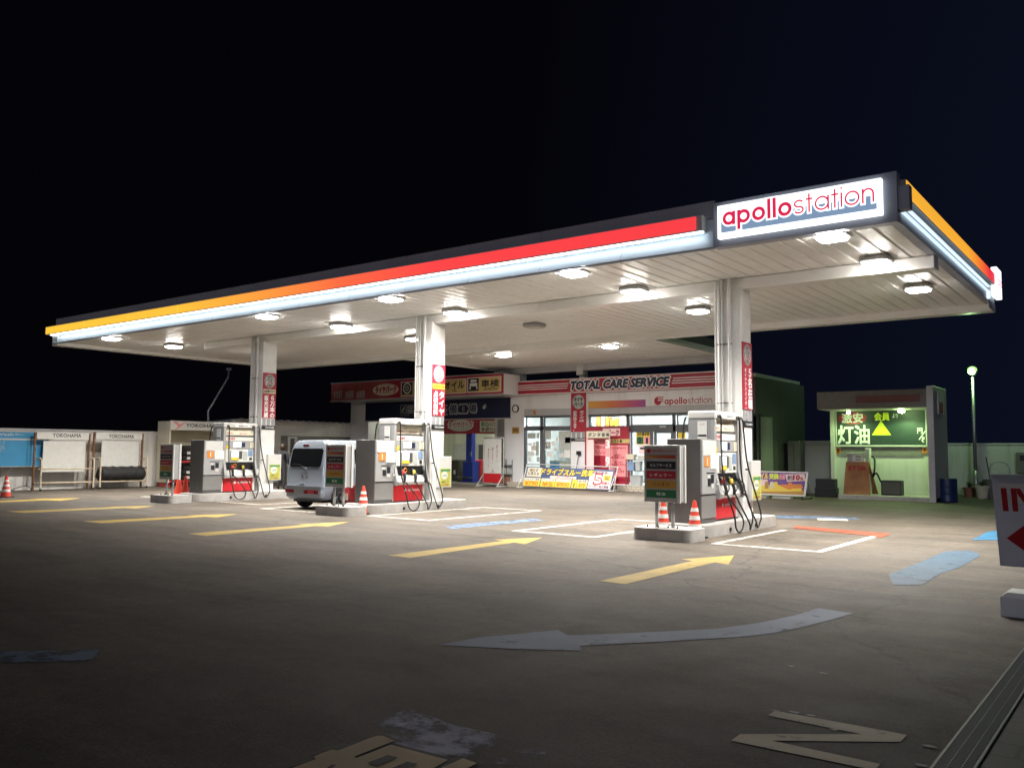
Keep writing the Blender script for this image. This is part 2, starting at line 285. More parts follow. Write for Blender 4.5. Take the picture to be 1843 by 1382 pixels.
# ------------------------------------------------------------------ helpers
def root_loc(o):
    if o is None: return Vector((0, 0, 0))
    while o.parent: o = o.parent
    return o.location.copy()
class MB:
    def __init__(s): s.bm = bmesh.new()
    def face(s, pts):
        return s.bm.faces.new([s.bm.verts.new(p) for p in pts])
    def box(s, x0, x1, y0, y1, z0, z1, bev=0.0, seg=2):
        x0, x1 = min(x0, x1), max(x0, x1); y0, y1 = min(y0, y1), max(y0, y1); z0, z1 = min(z0, z1), max(z0, z1)
        g = bmesh.ops.create_cube(s.bm, size=1)
        for v in g['verts']:
            v.co = Vector(((x0+x1)/2+v.co.x*(x1-x0), (y0+y1)/2+v.co.y*(y1-y0), (z0+z1)/2+v.co.z*(z1-z0)))
        if bev > 0:
            es = {e for v in g['verts'] for e in v.link_edges}
            bmesh.ops.bevel(s.bm, geom=list(es), offset=min(bev, 0.45*min(x1-x0, y1-y0, z1-z0)), segments=seg, profile=0.5, affect='EDGES')
        return s
    def tube(s, pts, r, n=8, cap=True):
        pts = [Vector(p) for p in pts]; rs = r if isinstance(r, (list, tuple)) else [r]*len(pts)
        rings = []; prev = None
        for i, p in enumerate(pts):
            d = (pts[min(i+1, len(pts)-1)] - pts[max(i-1, 0)]).normalized()
            if prev is None:
                a = d.orthogonal().normalized()
            else:
                a = (prev - d*prev.dot(d)); a = a.normalized() if a.length > 1e-6 else d.orthogonal().normalized()
            prev = a; b = d.cross(a)
            rings.append([s.bm.verts.new(p + (a*cos(2*pi*k/n) + b*sin(2*pi*k/n))*rs[i]) for k in range(n)])
        for A, B in zip(rings, rings[1:]):
            for k in range(n): s.bm.faces.new((A[k], A[(k+1) % n], B[(k+1) % n], B[k]))
        if cap:
            s.bm.faces.new(rings[0][::-1]); s.bm.faces.new(rings[-1])
        return s
    def cyl(s, p0, p1, r0, r1=None, n=14): return s.tube([p0, p1], [r0, r0 if r1 is None else r1], n)
    def lathe(s, prof, c, n=20, axis=2):                     # prof: (radius, offset along axis)
        c = Vector(c); ax = [Vector((1, 0, 0)), Vector((0, 1, 0)), Vector((0, 0, 1))]
        A = ax[axis]; B = ax[(axis+1) % 3]; D = ax[(axis+2) % 3]
        rings = [[s.bm.verts.new(c + A*h + (B*cos(2*pi*k/n) + D*sin(2*pi*k/n))*max(r, 1e-4)) for k in range(n)] for r, h in prof]
        for P, Q in zip(rings, rings[1:]):
            for k in range(n): s.bm.faces.new((P[k], P[(k+1) % n], Q[(k+1) % n], Q[k]))
        s.bm.faces.new(rings[0][::-1]); s.bm.faces.new(rings[-1]); return s
    def prism(s, pts, ext):
        pts = [Vector(p) for p in pts]; ext = Vector(ext)
        a = [s.bm.verts.new(p) for p in pts]; b = [s.bm.verts.new(p+ext) for p in pts]
        s.bm.faces.new(a[::-1]); s.bm.faces.new(b)
        for i in range(len(a)): s.bm.faces.new((a[i], a[(i+1) % len(a)], b[(i+1) % len(a)], b[i]))
        return s
    def loft(s, rings):
        R = [[s.bm.verts.new(p) for p in r] for r in rings]; n = len(R[0])
        for A, B in zip(R, R[1:]):
            for k in range(n): s.bm.faces.new((A[k], A[(k+1) % n], B[(k+1) % n], B[k]))
        s.bm.faces.new(R[0][::-1]); s.bm.faces.new(R[-1]); return s
    def build(s, name, m, parent=None, smooth=False, local=False):
        bmesh.ops.recalc_face_normals(s.bm, faces=s.bm.faces[:])
        me = bpy.data.meshes.new(name)
        if not local:
            off = root_loc(parent)
            for v in s.bm.verts: v.co -= off
        s.bm.to_mesh(me); s.bm.free()
        if smooth:
            for p in me.polygons: p.use_smooth = True
        me.materials.append(M[m] if isinstance(m, str) else m)
        o = bpy.data.objects.new(name, me); COL.objects.link(o)
        if parent: o.parent = parent
        if smooth == 'auto':
            try: me.set_sharp_from_angle(angle=radians(35))
            except Exception: pass
        return o
def Bx(*a, **k): return MB().box(*a, **k)
def tag(o, label=None, cat=None, group=None, kind=None):
    if label: o['label'] = label
    if cat: o['category'] = cat
    if group: o['group'] = group
    if kind: o['kind'] = kind
    return o
def thing(name, label, cat, loc=(0, 0, 0), group=None):
    o = bpy.data.objects.new(name, None); COL.objects.link(o); o.location = loc; o.empty_display_size = 0.2
    return tag(o, label, cat, group)
def dup(o, dx=0, dy=0, dz=0, label=None, parent=None):
    c = o.copy(); COL.objects.link(c)
    if parent: c.parent = parent
    else: c.location = o.location + Vector((dx, dy, dz))
    if label: c['label'] = label
    for ch in list(o.children): dup(ch, parent=c)
    return c
_tc = {}
def text(s, m, parent, o, r, u, w=None, h=None, bold=0.0, shear=0.0, lift=0.004, name='lettering', line=1.0):
    key = (s, line)
    if key not in _tc:
        cu = bpy.data.curves.new('t', 'FONT'); cu.body = s; cu.align_x = 'CENTER'; cu.space_line = line
        cu.resolution_u = 2
        ob = bpy.data.objects.new('t', cu); me = bpy.data.meshes.new_from_object(ob)
        vs = [v.co.copy() for v in me.vertices]; fs = [tuple(p.vertices) for p in me.polygons]
        bpy.data.objects.remove(ob); bpy.data.curves.remove(cu); bpy.data.meshes.remove(me)
        _tc[key] = (vs, fs)
    vs, fs = _tc[key]
    x0, x1 = min(v.x for v in vs), max(v.x for v in vs); y0, y1 = min(v.y for v in vs), max(v.y for v in vs)
    o, r, u = Vector(o), Vector(r).normalized(), Vector(u).normalized(); n = r.cross(u)
    if w is None: sy = sx = h/(y1-y0)
    elif h is None: sx = sy = w/(x1-x0)
    else: sx, sy = w/(x1-x0), h/(y1-y0)
    off = root_loc(parent); me = bpy.data.meshes.new(name)
    b = bold*min(sx, sy)*0.8                                  # heavier strokes: thin layers shifted sideways
    ns = 0 if bold <= 0 else (4 if bold <= .06 else 8)
    sh = [(0, 0)] + [(b*cos(2*pi*(k+.5)/ns), b*sin(2*pi*(k+.5)/ns)) for k in range(ns)]
    V, Fc = [], []
    for k, (dx, dy) in enumerate(sh):
        Fc += [tuple(i+len(V) for i in f) for f in fs]
        V += [tuple(o + r*((v.x-(x0+x1)/2)*sx + (v.y-(y0+y1)/2)*sy*shear + dx) + u*((v.y-(y0+y1)/2)*sy + dy) + n*(lift + .00012*k) - off) for v in vs]
    me.from_pydata(V, [], Fc)
    me.materials.append(M[m] if isinstance(m, str) else m)
    ob = bpy.data.objects.new(name, me); COL.objects.link(ob); ob.parent = parent
    return ob
def _glyph(ch, t):
    R_ = .5-t/2
    circ = [(.5+R_*cos(2*pi*k/28), .5+R_*sin(2*pi*k/28)) for k in range(29)]
    if ch == 'a': return [circ, [(1-t/2, 0), (1-t/2, 1)]], 1
    if ch == 'p': return [circ, [(t/2, -.42), (t/2, 1)]], 1
    if ch == 'o': return [circ], 1
    if ch == 'l': return [[(t/2, 0), (t/2, 1.45)]], t
    if ch == 't': return [[(.24, 0), (.24, 1.32)], [(0, 1-t/2), (.48, 1-t/2)]], .48
    if ch == 'i': return [[(t/2, 0), (t/2, 1)], [(t/2, 1.24), (t/2, 1.24+t)]], t
    if ch == 'n':
        q = .40-t/2; return [[(t/2, 0), (t/2, 1)], [(.40+q*cos(pi-pi*k/14), .60+q*sin(pi-pi*k/14)) for k in range(15)] + [(.80-t/2, 0)]], .80
    if ch == 's':
        a = .25-t/4; P = [(.36+.30*cos(x), .75-t/4+a*sin(x)) for x in [.45+(1.5*pi-.45)*k/16 for k in range(17)]]
        P += [(.36+.30*cos(x), .25+t/4+a*sin(x)) for x in [.5*pi-(1.5*pi-.35)*k/16 for k in range(1, 17)]]; return [P], .70
def logo(parts, parent, o, r, u, w, lift=.004, grow=0.0, h=None, name='lettering'):  # round geometric lettering: parts = ((word, stroke, material), ...)
    gap = .15; tot = 0; lay = []
    for word, t, m in parts:
        st = []
        for ch in word:
            g_, adv = _glyph(ch, t); st.append((tot, g_)); tot += adv+gap
        lay.append((t, m, st))
    tot -= gap; sx = w/tot; sy = h if h else sx; o, r, u = Vector(o), Vector(r), Vector(u); n = r.cross(u); off = root_loc(parent); outp = []
    for t, m, st in lay:
        mb = MB(); k = 0; hw = t/2+grow
        for x, g_ in st:
            for pl in g_:
                closed = pl[0] == pl[-1] or (abs(pl[0][0]-pl[-1][0]) < 1e-6 and abs(pl[0][1]-pl[-1][1]) < 1e-6)
                L = []
                for i, (px, py) in enumerate(pl):
                    a = pl[i-1] if i > 0 else (pl[-2] if closed else pl[0]); b = pl[i+1] if i < len(pl)-1 else (pl[1] if closed else pl[-1])
                    dx, dy = b[0]-a[0], b[1]-a[1]; l = math.hypot(dx, dy); dx, dy = dx/l, dy/l
                    ex = grow*(-1 if i == 0 else (1 if i == len(pl)-1 else 0)) if not closed else 0
                    c = (px+dx*ex, py+dy*ex); L.append(((c[0]-dy*hw, c[1]+dx*hw), (c[0]+dy*hw, c[1]-dx*hw)))
                k += 1
                W_ = lambda p: o + r*((p[0]+x-tot/2)*sx) + u*(p[1]*sy) + n*(lift+.00015*k)
                vv = [(mb.bm.verts.new(W_(p)), mb.bm.verts.new(W_(q))) for p, q in L]
                for (a, b), (c, d) in zip(vv, vv[1:]): mb.bm.faces.new((a, b, d, c))
        outp.append(mb.build(name, m, parent))
    return outp
EX, EY, EZ = Vector((1, 0, 0)), Vector((0, 1, 0)), Vector((0, 0, 1))
def vtext(s, *a, **k): return text('\n'.join(s), *a, **k)
def textY(s, m, parent, p0, p1, Y, lift=0.004, **k):         # lettering on a wall facing -Y, filling the box p0 (top left) - p1 (bottom right)
    a, b = PY(*p0, Y), PY(*p1, Y)
    return text(s, m, parent, ((a.x+b.x)/2, Y, (a.z+b.z)/2), EX, EZ, w=abs(b.x-a.x), h=abs(a.z-b.z), lift=lift, **k)
def textX(s, m, parent, p0, p1, X, lift=0.004, **k):
    a, b = PX(*p0, X), PX(*p1, X)
    return text(s, m, parent, (X, (a.y+b.y)/2, (a.z+b.z)/2), EY, EZ, w=abs(b.y-a.y), h=abs(a.z-b.z), lift=lift, **k)
def boxY(mb, p0, p1, Y, t, bev=0.0):                          # plate on the plane Y, t thick towards the viewer
    a, b = PY(*p0, Y), PY(*p1, Y); mb.box(a.x, b.x, Y-t, Y, b.z, a.z, bev); return mb
def boxX(mb, p0, p1, X, t, bev=0.0):
    a, b = PX(*p0, X), PX(*p1, X); mb.box(X, X+t, a.y, b.y, b.z, a.z, bev); return mb
def ellipse(c, r, u, a, b, n=28): 
    c = Vector(c); return [c + Vector(r)*a*cos(2*pi*k/n) + Vector(u)*b*sin(2*pi*k/n) for k in range(n)]
def spline(pts, k=6):
    pts = [Vector(p) for p in pts]; P = [pts[0]] + pts + [pts[-1]]; out = []
    for i in range(1, len(P)-2):
        for j in range(k):
            t = j/k; a, b, c, d = P[i-1], P[i], P[i+1], P[i+2]
            out.append(0.5*((2*b) + (c-a)*t + (2*a-5*b+4*c-d)*t*t + (3*b-a-3*c+d)*t**3))
    out.append(pts[-1]); return out
def rrect(x0, x1, y0, y1, r, z, n=6, corners=(1, 1, 1, 1)):  # rounded rectangle in plan: corners SW SE NE NW
    pts = []
    for (cx, cy, a0, on) in ((x0, y0, pi, corners[0]), (x1, y0, 1.5*pi, corners[1]), (x1, y1, 0, corners[2]), (x0, y1, 0.5*pi, corners[3])):
        q = r if on else 0.02
        sx, sy = (1 if cx == x0 else -1), (1 if cy == y0 else -1)
        for k in range(n+1):
            a = a0 + 0.5*pi*k/n; pts.append(Vector((cx+sx*q+q*cos(a), cy+sy*q+q*sin(a), z)))
    return pts

# ================================================================== SETTING
g = Bx(-140, 60, -30, 160, -0.3, 0).build('ground', 'asphalt'); tag(g, 'grey brown asphalt forecourt with worn painted markings', 'ground', kind='structure')
def ground_mark(name, polys, m, label, z=0.004):
    mb = MB()
    for p in polys: mb.face([PZ(a, b, z) for a, b in p])
    o = mb.build(name, m, g); o['label'] = label; return o
def world_mark(name, polys, m, label, z=0.004):
    mb = MB()
    for p in polys: mb.face([Vector((a, b, z)) for a, b in p])
    o = mb.build(name, m, g); o['label'] = label; return o
# yellow lane arrows (traced on the ground plane)
A = [PZ(*q) for q in ((1079.5, 1045), (1124.5, 1051), (1287, 1011.5), (1312, 1016), (1321, 999), (1227, 1006.5), (1247, 1008.5))]
ground_mark('painted_arrow', [[(1079.5, 1045), (1124.5, 1051), (1287, 1011.5), (1311, 1016), (1321, 999), (1226, 1006), (1247, 1009)]], 'p_yellow', 'large yellow lane arrow in front of the right pump island')
ground_mark('painted_arrow', [[(698, 999), (738, 1003.5), (925, 976), (945, 979), (976, 967), (888, 970.5), (906, 973)]], 'p_yellow', 'yellow lane arrow in front of the middle bay')
for (x0, y0, x1, y1, lab) in ((338, 960, 630, 938.5, 'thin yellow arrow in front of the van'), (149, 938, 428, 924.5, 'thin yellow arrow left of the van'),
                              (10, 920, 279, 910, 'thin yellow arrow near the left pump island'), (-140, 906, 146, 896, 'thin yellow arrow near the blue wash sign')):
    w_ = (y0-y1)*0.12+1.6; xm = x0+(x1-x0)*0.76; ym = y0+(y1-y0)*0.72
    ground_mark('painted_arrow', [[(x0, y0), (x0+34, y0+w_), (xm+8, ym+w_*0.45), (xm+30, ym+w_*0.55+0.8), (x1, y1), (xm-26, ym-1.3), (xm-8, ym-0.6)]], 'p_yellow', lab)
# blue arrows
ground_mark('painted_arrow', [[(1473, 1094), (1536, 1103), (1500, 1113.5), (1440, 1129), (1390, 1139), (1330, 1146), (1250, 1150.5), (1170, 1155), (1043, 1161.5), (1046, 1170.5), (925, 1167), (789, 1160), (860, 1147), (1004, 1133), (1022, 1143), (1100, 1140), (1200, 1135.5), (1290, 1131), (1368, 1120), (1430, 1107)]], 'p_palelav', 'long curved pale blue arrow pointing left in the foreground')
ground_mark('painted_arrow', [[(1691.3, 996.1), (1705.9, 991.5), (1748.9, 990.7), (1765.8, 998.4), (1728.9, 1019.9), (1692.1, 1032.2), (1659.8, 1052.1), (1607.6, 1052.1), (1598.4, 1033.7), (1630.6, 1021.4), (1658.3, 1010.7)]], 'p_blue', 'short blue arrow right of the right pump bay')
ground_mark('painted_arrow', [[(1776, 957), (1830, 950), (1843, 956), (1843, 975), (1800, 972), (1748, 971), (1762, 965)]], 'p_cyan', 'bright blue marking behind the IN sign')
ground_mark('painted_arrow', [[(-60, 1172), (60, 1171), (180, 1168), (163, 1188), (40, 1191), (-60, 1194)]], 'p_ghost', 'faded blue arrow at the left edge')
ground_mark('painted_arrow', [[(800, 946), (870, 940), (960, 933), (980, 936), (880, 945), (812, 952)]], 'p_ghost', 'faint blue arrow in the middle lane')
ground_mark('painted_arrow', [[(1280, 927), (1420, 927.5), (1540, 931), (1548, 935), (1420, 932), (1290, 930.5)]], 'p_ghost', 'faint blue stripe behind the right pump island')
ground_mark('painted_line', [[(1470, 932.5), (1524, 933.5), (1527, 937), (1472, 935.5)]], 'p_cream', 'short pale yellow dash behind the right pump bay', z=0.008)
ground_mark('painted_patch', [[(670.7, 1299.5), (722.9, 1279.2), (745.5, 1277.5), (813.2, 1302.3), (880.9, 1317.8), (945.8, 1334.8), (992.4, 1347.5), (962.8, 1372.9), (931.7, 1376.3), (864.0, 1371.5), (833.0, 1359.3), (810.4, 1363.0), (706.0, 1335.6), (686.2, 1320.7)]], 'p_worn', 'flaked grey blue paint patch beside the painted character')
# white bay frames beside the pump islands
def bay(x0, x1, y0, y1, t, lab, back=True, m='p_white'):
    P = [[(x0, y0), (x1, y0), (x1, y0+t), (x0, y0+t)], [(x0, y0+t), (x0+t, y0+t), (x0+t, y1), (x0, y1)], [(x1-t, y0+t), (x1, y0+t), (x1, y1), (x1-t, y1)]]
    if back: P.append([(x0+t, y1-t), (x1-t, y1-t), (x1-t, y1), (x0+t, y1)])
    world_mark('bay_frame', P, m, lab)
bay(-5.85, -4.08, 12.95, 16.2, 0.12, 'white bay frame right of the right pump island', back=False)
ground_mark('painted_line', [[(1427, 950), (1432, 946), (1604, 960), (1586, 967), (1560, 963)]], 'p_red', 'orange red line closing the right bay', z=0.008)
bay(-9.55, -7.75, 12.6, 16.4, 0.12, 'white bay frame left of the right pump island', back=True)
bay(-14.1, -12.2, 13.3, 17.4, 0.12, 'white bay frame right of the middle pump island', back=True)
bay(-17.75, -15.7, 13.2, 17.0, 0.12, 'white bay frame under the van', back=False)
bay(-20.9, -18.9, 14.1, 18.2, 0.12, 'white bay frame right of the left pump island', back=True)
bay(-24.6, -22.7, 14.0, 18.0, 0.12, 'white bay frame left of the left pump island', back=True)
# painted letters at the near edge
ground_mark('painted_letter', [[(1395.5, 1278.2), (1527.9, 1302.1), (1632.1, 1321.6), (1620.8, 1334.2), (1389.4, 1332.0), (1583.9, 1373.7), (1575.6, 1385.6), (1315.2, 1332.0), (1332.6, 1319.9), (1551.8, 1320.5), (1381.4, 1286.9)]], 'p_cream', 'pale cream letter N painted on the asphalt')
ground_mark('paint_border', [[(497.2, 1395.4), (519.8, 1379.9), (562.6, 1365.8), (560.7, 1358.8), (595.9, 1346.1), (607.2, 1346.9), (674.9, 1321.2), (691.9, 1320.4), (720.1, 1330.5), (707.4, 1336.7), (810.4, 1363.8), (830.1, 1360.2), (864.6, 1372.3), (841.4, 1387.0), (810.4, 1398.3)]], 'p_dark', 'dark border round the gold painted character', z=0.006)
ground_mark('painted_letter', [[(505.6, 1392.6), (525.4, 1381.9), (569.1, 1365.0), (564.9, 1360.7), (597.3, 1348.3), (608.6, 1349.7), (676.4, 1323.8), (689.1, 1323.2), (709.4, 1332.5), (636.9, 1361.0), (641.1, 1363.3), (703.2, 1339.6), (806.2, 1366.7), (779.3, 1381.9), (765.2, 1392.6)], [(794.9, 1380.8), (833.0, 1363.8), (858.9, 1372.3), (838.6, 1382.7), (816.0, 1395.4), (782.2, 1388.4)]], 'p_gold', 'gold painted character at the bottom edge', z=0.010)
ground_mark('paint_border', [[(662.2, 1371.5), (697.5, 1357.3), (715.9, 1362.1), (680.6, 1377.1)], [(694.7, 1385.8), (732.8, 1369.5), (752.0, 1374.0), (725.7, 1387.0)], [(584.7, 1384.2), (597.3, 1374.3), (605.0, 1375.7), (594.5, 1384.2)]], 'p_dark', 'dark gaps inside the gold painted character', z=0.014)
mbh = MB()
for q in ((1395, 1278), (1431, 1281), (1460, 1286), (1673, 1342), (1660, 1376), (1500, 1312), (1424, 1198), (1480, 1210)):
    c = PZ(*q, 0.006); mbh.face([c + Vector((cos(k)*0.035*random.uniform(.5, 1.2), sin(k)*0.02*random.uniform(.5, 1.2), 0)) for k in (0, .9, 1.8, 2.7, 3.6, 4.5, 5.4)])
o = mbh.build('paint_flecks', 'p_white', g); o['label'] = 'specks of old white paint round the letter N'
# darker path beyond the drain
L0, L1, R0, R1 = PZ(1677, 1382), PZ(1843, 1168), PZ(1717, 1382), PZ(1843, 1190)
ld = (L1-L0).normalized(); ln = Vector((ld.y, -ld.x, 0)); wd = 0.17
a0 = L0 - ld*1.2; a1 = L1 + ld*2.5
mb = MB(); mb.face([a0+ln*wd+EZ*.004, a0+ln*4+EZ*.004, a1+ln*4+EZ*.004, a1+ln*wd+EZ*.004])
tag(mb.build('pavement', 'brickpath'), 'dark brick pavement beyond the drain', 'pavement', kind='structure')
dr = thing('drain_grate', 'long narrow steel drain grate set in the asphalt', 'drain grate', L0)
mb = MB(); mb.face([a0+EZ*.005, a0+ln*wd+EZ*.005, a1+ln*wd+EZ*.005, a1+EZ*.005]); mb.build('channel_shade', 'black', dr)  # flat black sheet painted in for the shaded depth under the bars
mb = MB(); n = int((a1-a0).length/0.022)
for s_ in (0.0, wd-0.012):
    p = a0+ln*s_; q = a1+ln*s_
    mb.prism([p+EZ*.006, p+ln*.012+EZ*.006, p+ln*.012+EZ*.016, p+EZ*.016], q-p)
for s_ in (0.055, 0.11):
    p = a0+ln*s_; q = a1+ln*s_
    mb.prism([p+EZ*.006, p+ln*.004+EZ*.006, p+ln*.004+EZ*.012, p+EZ*.012], q-p)
for i in range(n):
    p = a0+ld*(i*0.022)
    mb.prism([p+EZ*.006+ln*.012, p+EZ*.006+ln*.012+ld*.005, p+ld*.005+EZ*.013+ln*.012, p+EZ*.013+ln*.012], ln*(wd-.024))
mb.build('grating', 'midgrey', dr)

# ================================================================== CANOPY
HC, YF, YBk, XL, XR = 4.84, 13.2, 22.3, -28.9, -2.97
can = thing('canopy', 'large white petrol station canopy on three columns with lit coloured fascia', 'canopy', (-16, 17.8, 0))
mb = MB(); per = 0.29; x = XL+0.05; prof = []
while x < XR-0.05-per:
    prof += [(x, 0.0), (x+per*0.72, 0.0), (x+per*0.80, 0.018), (x+per*0.92, 0.018)]; x += per
prof.append((XR-0.04, 0))
for (xa, za), (xb, zb) in zip(prof, prof[1:]):
    mb.face([(xa, YF+.05, HC+.02+za), (xb, YF+.05, HC+.02+zb), (xb, YBk, HC+.02+zb), (xa, YBk, HC+.02+za)])
mb.build('ceiling_panel', 'ceiling', can)
mb = Bx(XL+.1, XR-.1, YF+.15, YBk-.1, HC+.06, 5.55); mb.build('roof_body', 'fasciadark', can)
mb = MB(); mb.box(XL+4.4, XR-.05, 15.93, 16.29, 4.63, HC+.015, .015); mb.build('beam', 'beam', can)
mb = MB(); mb.box(XL, XR-.03, YBk-.35, YBk, 4.70, HC+.3, .01); mb.build('beam', 'beam', can)
mb = MB(); mb.box(XL-.02, XL+.3, YF+.02, YBk-.36, 4.76, HC+.3, .01); mb.build('beam', 'beam', can)
# front fascia
mb = MB(); mb.box(XL+.05, -5.84, YF+.08, YF+.2, 5.36, 5.65); mb.build('upper_fascia', 'fasciadark', can)
mb = MB(); mb.face([(XL, YF+.005, 4.85), (-5.84, YF+.005, 4.85), (-5.84, YF+.13, 5.10), (XL, YF+.13, 5.10)]); mb.box(XL, -5.84, YF+.135, YF+.16, 4.85, 5.38)
mb.build('lower_fascia', 'fasciawhite', can)
mb = MB(); mb.box(XL, -5.84, YF+.02, YF+.10, 4.825, 4.845); mb.build('drip_edge', 'fasciagrey', can)
mb = MB(); mb.box(-29.2, -6.0, YF-.06, YF+.13, 5.135, 5.405, .01); mb.build('strip_housing', 'white', can)
STOPS = [(0, (0.98, 0.57, 0.05)), (0.34, (0.98, 0.52, 0.05)), (0.49, (1.0, 0.33, 0.05)), (0.62, (1.0, 0.14, 0.055)), (0.74, (0.94, 0.060, 0.062)), (1, (0.90, 0.05, 0.06))]
mb = MB(); nseg = 9
for i in range(nseg):
    xa = -29.19 + (23.1)*i/nseg; xb = -29.19 + 23.1*(i+1)/nseg - 0.022
    mb.box(xa, xb, YF-.085, YF-.062, 5.16, 5.385, .004, 1)
mb.build('colour_strip', emit_ramp('colour_strip', STOPS, 0, -29.2+16, -6+16, 0.98), can)
mb = MB()
for i in range(1, 13):
    x = XL+(-5.84-XL)*i/13; mb.box(x-.006, x+.006, YF+.075, YF+.08, 5.41, 5.645); mb.prism([(x-.005, YF+.003, 4.85), (x+.005, YF+.003, 4.85), (x+.005, YF+.126, 5.09), (x-.005, YF+.126, 5.09)], (0, .01, 0))
mb.build('panel_joint', 'fasciagrey', can)
mb = MB(); mb.box(-29.0, -6.02, YF-.02, YF+.04, 5.115, 5.132); mb.build('led_bar', 'led', can)
# sign bay at the right corner
mb = MB(); mb.box(-5.835, XR+.0, YF-.0, YF+.2, 4.83, 5.58, .006); mb.box(XR+.002, XR+.16, YF+.02, YF+.2, 5.0, 5.36, .01); mb.build('corner_fascia', 'fasciagrey', can)
# right end fascia
mb = MB(); mb.box(XR-.16, XR-.02, YF+.21, YBk-.02, 4.86, 5.45); mb.build('end_fascia', 'fasciagrey', can)
mb = MB(); mb.box(XR-.04, XR+.07, YF+.24, 21.72, 5.245, 5.51, .01); mb.build('strip_housing', 'grey', can)
E_ST = [(0, (0.93, 0.45, 0.035)), (0.62, (0.95, 0.42, 0.035)), (0.80, (0.95, 0.17, 0.03)), (0.92, (0.85, 0.02, 0.045)), (1, (0.8, 0.02, 0.06))]
mb = MB(); mb.box(XR+.071, XR+.082, YF+.25, 21.7, 5.262, 5.49); mb.build('colour_strip', emit_ramp('colour_strip_end', E_ST, 1, YF-17.8, 21.7-17.8, 0.95), can)
for z0, m_ in ((5.10, 'ledside'), (4.98, 'ledside')):
    mb = MB(); mb.tube([(XR+.02, YF+.25, z0+.035), (XR+.02, 21.2, z0+.035)], 0.026, 10); mb.build('led_tube', m_, can)
mb = MB(); mb.box(XR-.015, XR+.05, 21.15, 21.23, 4.86, 5.02); mb.build('led_tube', 'ledside', can)
mb = MB(); mb.prism([(XR-.02, 21.4, 4.70), (XR-.02, YBk, 4.70), (XR-.02, YBk, 4.86), (XR-.02, 21.4, 4.86)], (.01, 0, 0)); mb.build('end_trim', 'fasciagrey', can)
# columns
CXS = (-21.33, -14.54, -6.46); CY0, CY1 = 15.86, 16.36
for X in CXS:
    mb = MB(); mb.prism(rrect(X-.52, X, CY0, CY1, .10, 0.0, corners=(1, 0, 0, 1)), (0, 0, 4.66)); mb.box(X-.56, X+.03, CY0-.05, CY1+.04, 0.19, .215)
    c = mb.build('column', 'column', can, smooth='auto')
    for j, (dx, r_) in enumerate(((-.50, .028), (-.43, .022), (-.37, .022), (-.22, .035))):
        MB().tube([(X+dx, CY0-.035, .2), (X+dx, CY0-.035, 4.72), (X+dx, CY0-.035, HC)], r_, 8).build('pipe', 'column', c, smooth=True)
    for z in (3.55, 2.4): Bx(X-.53, X-.18, CY0-.055, CY0-.004, z, z+.02).build('pipe_clamp', 'darkgrey', c)
# rear canopy between the main canopy and the shop
rc = thing('rear_canopy', 'lower rear canopy joining the main canopy to the shop front', 'canopy', (-17, 25.5, 0))
mb = MB(); x = -22.45; prof = []
while x < -12.2:
    prof += [(x, 0), (x+.2, 0), (x+.22, .02), (x+.26, .02)]; x += .29
for (xa, za), (xb, zb) in zip(prof, prof[1:]):
    mb.face([(xa, YBk+.01, 4.86+za), (xb, YBk+.01, 4.86+zb), (xb, 28.7, 4.86+zb), (xa, 28.7, 4.86+za)])
mb.build('ceiling_panel', 'ceiling', rc)
Bx(-22.5, -12.1, YBk+.02, 28.8, 4.92, 5.3).build('roof_body', 'darkgrey', rc)  # dark grey colour stands in for the unlit night side
mb = MB(); mb.box(-22.5, -12.1, 28.45, 28.8, 4.62, 4.88, .01); mb.build('beam', 'bldgrey', rc)
mb = MB(); mb.box(-22.52, -22.4, YBk+.02, 28.44, 4.80, 5.0); mb.build('edge_trim', 'beam', rc)
mb = MB(); mb.box(-12.2, -12.08, YBk+.02, 28.44, 4.80, 5.0); mb.build('edge_trim', 'beam', rc)
for px in (937, 1047): 
    X = PY(px, 680, 28.7).x; Bx(X-.12, X+.12, 28.72, 28.95, 3.4, 4.63).build('post', 'white', rc)

# canopy lights
LX1 = (-4.02, -8.82, -13.7, -18.13, -25.8); LX2 = (-3.88, -8.66, -13.57, -17.65, -25.7); LX3 = (-3.85, -8.65)
lamp_labels = {}
def canopy_light(x, y, z, deep, lit, lab):
    t = thing('canopy_light', lab, 'ceiling light', (x, y, z), 'lights under the canopy')
    hgt = .095 if deep else .045
    rr_ = lambda q, zz: rrect(x-q, x+q, y-q, y+q, q*.32, zz, 4)
    MB().loft([rr_(.23, z), rr_(.255, z-hgt*.45), rr_(.25, z-hgt*.8), rr_(.225, z-hgt)]).build('housing', 'lightgrey' if lit else 'grey', t, smooth='auto')
    MB().loft([rr_(.205, z-hgt-.002), rr_(.205, z-hgt-.028), rr_(.15, z-hgt-.045)]).build('diffuser', ('lampbright' if y > 22.5 else 'lamp') if lit else 'lampoff', t, smooth='auto')
    if lit:
        l = bpy.data.lights.new('lamp', 'AREA'); l.shape = 'SQUARE'; l.size = .30; l.energy = LAMP_W*(1.9 if y > 22.5 else random.uniform(.92, 1.06)); l.color = WARM; l.spread = radians(134)
        lo_ = bpy.data.objects.new('lamp', l); COL.objects.link(lo_); lo_.parent = t; lo_.location = (0, 0, -hgt-.056)
    return t
LAMP_W = 226
pos = ['rightmost', 'second from the right', 'middle', 'second from the left', 'leftmost']
for i, x in enumerate(LX1): canopy_light(x, 13.56, HC+.02, False, True, f'{pos[i]} flush light in the row along the canopy front edge')
for i, x in enumerate(LX2): canopy_light(x, 15.60, HC+.02, True, True, f'{pos[i]} boxed light hanging beside the canopy cross beam')
for i, x in enumerate(LX3): canopy_light(x, 18.65, HC+.02, True, True, ['right', 'left'][i] + ' boxed light in the rear row beside the right column')
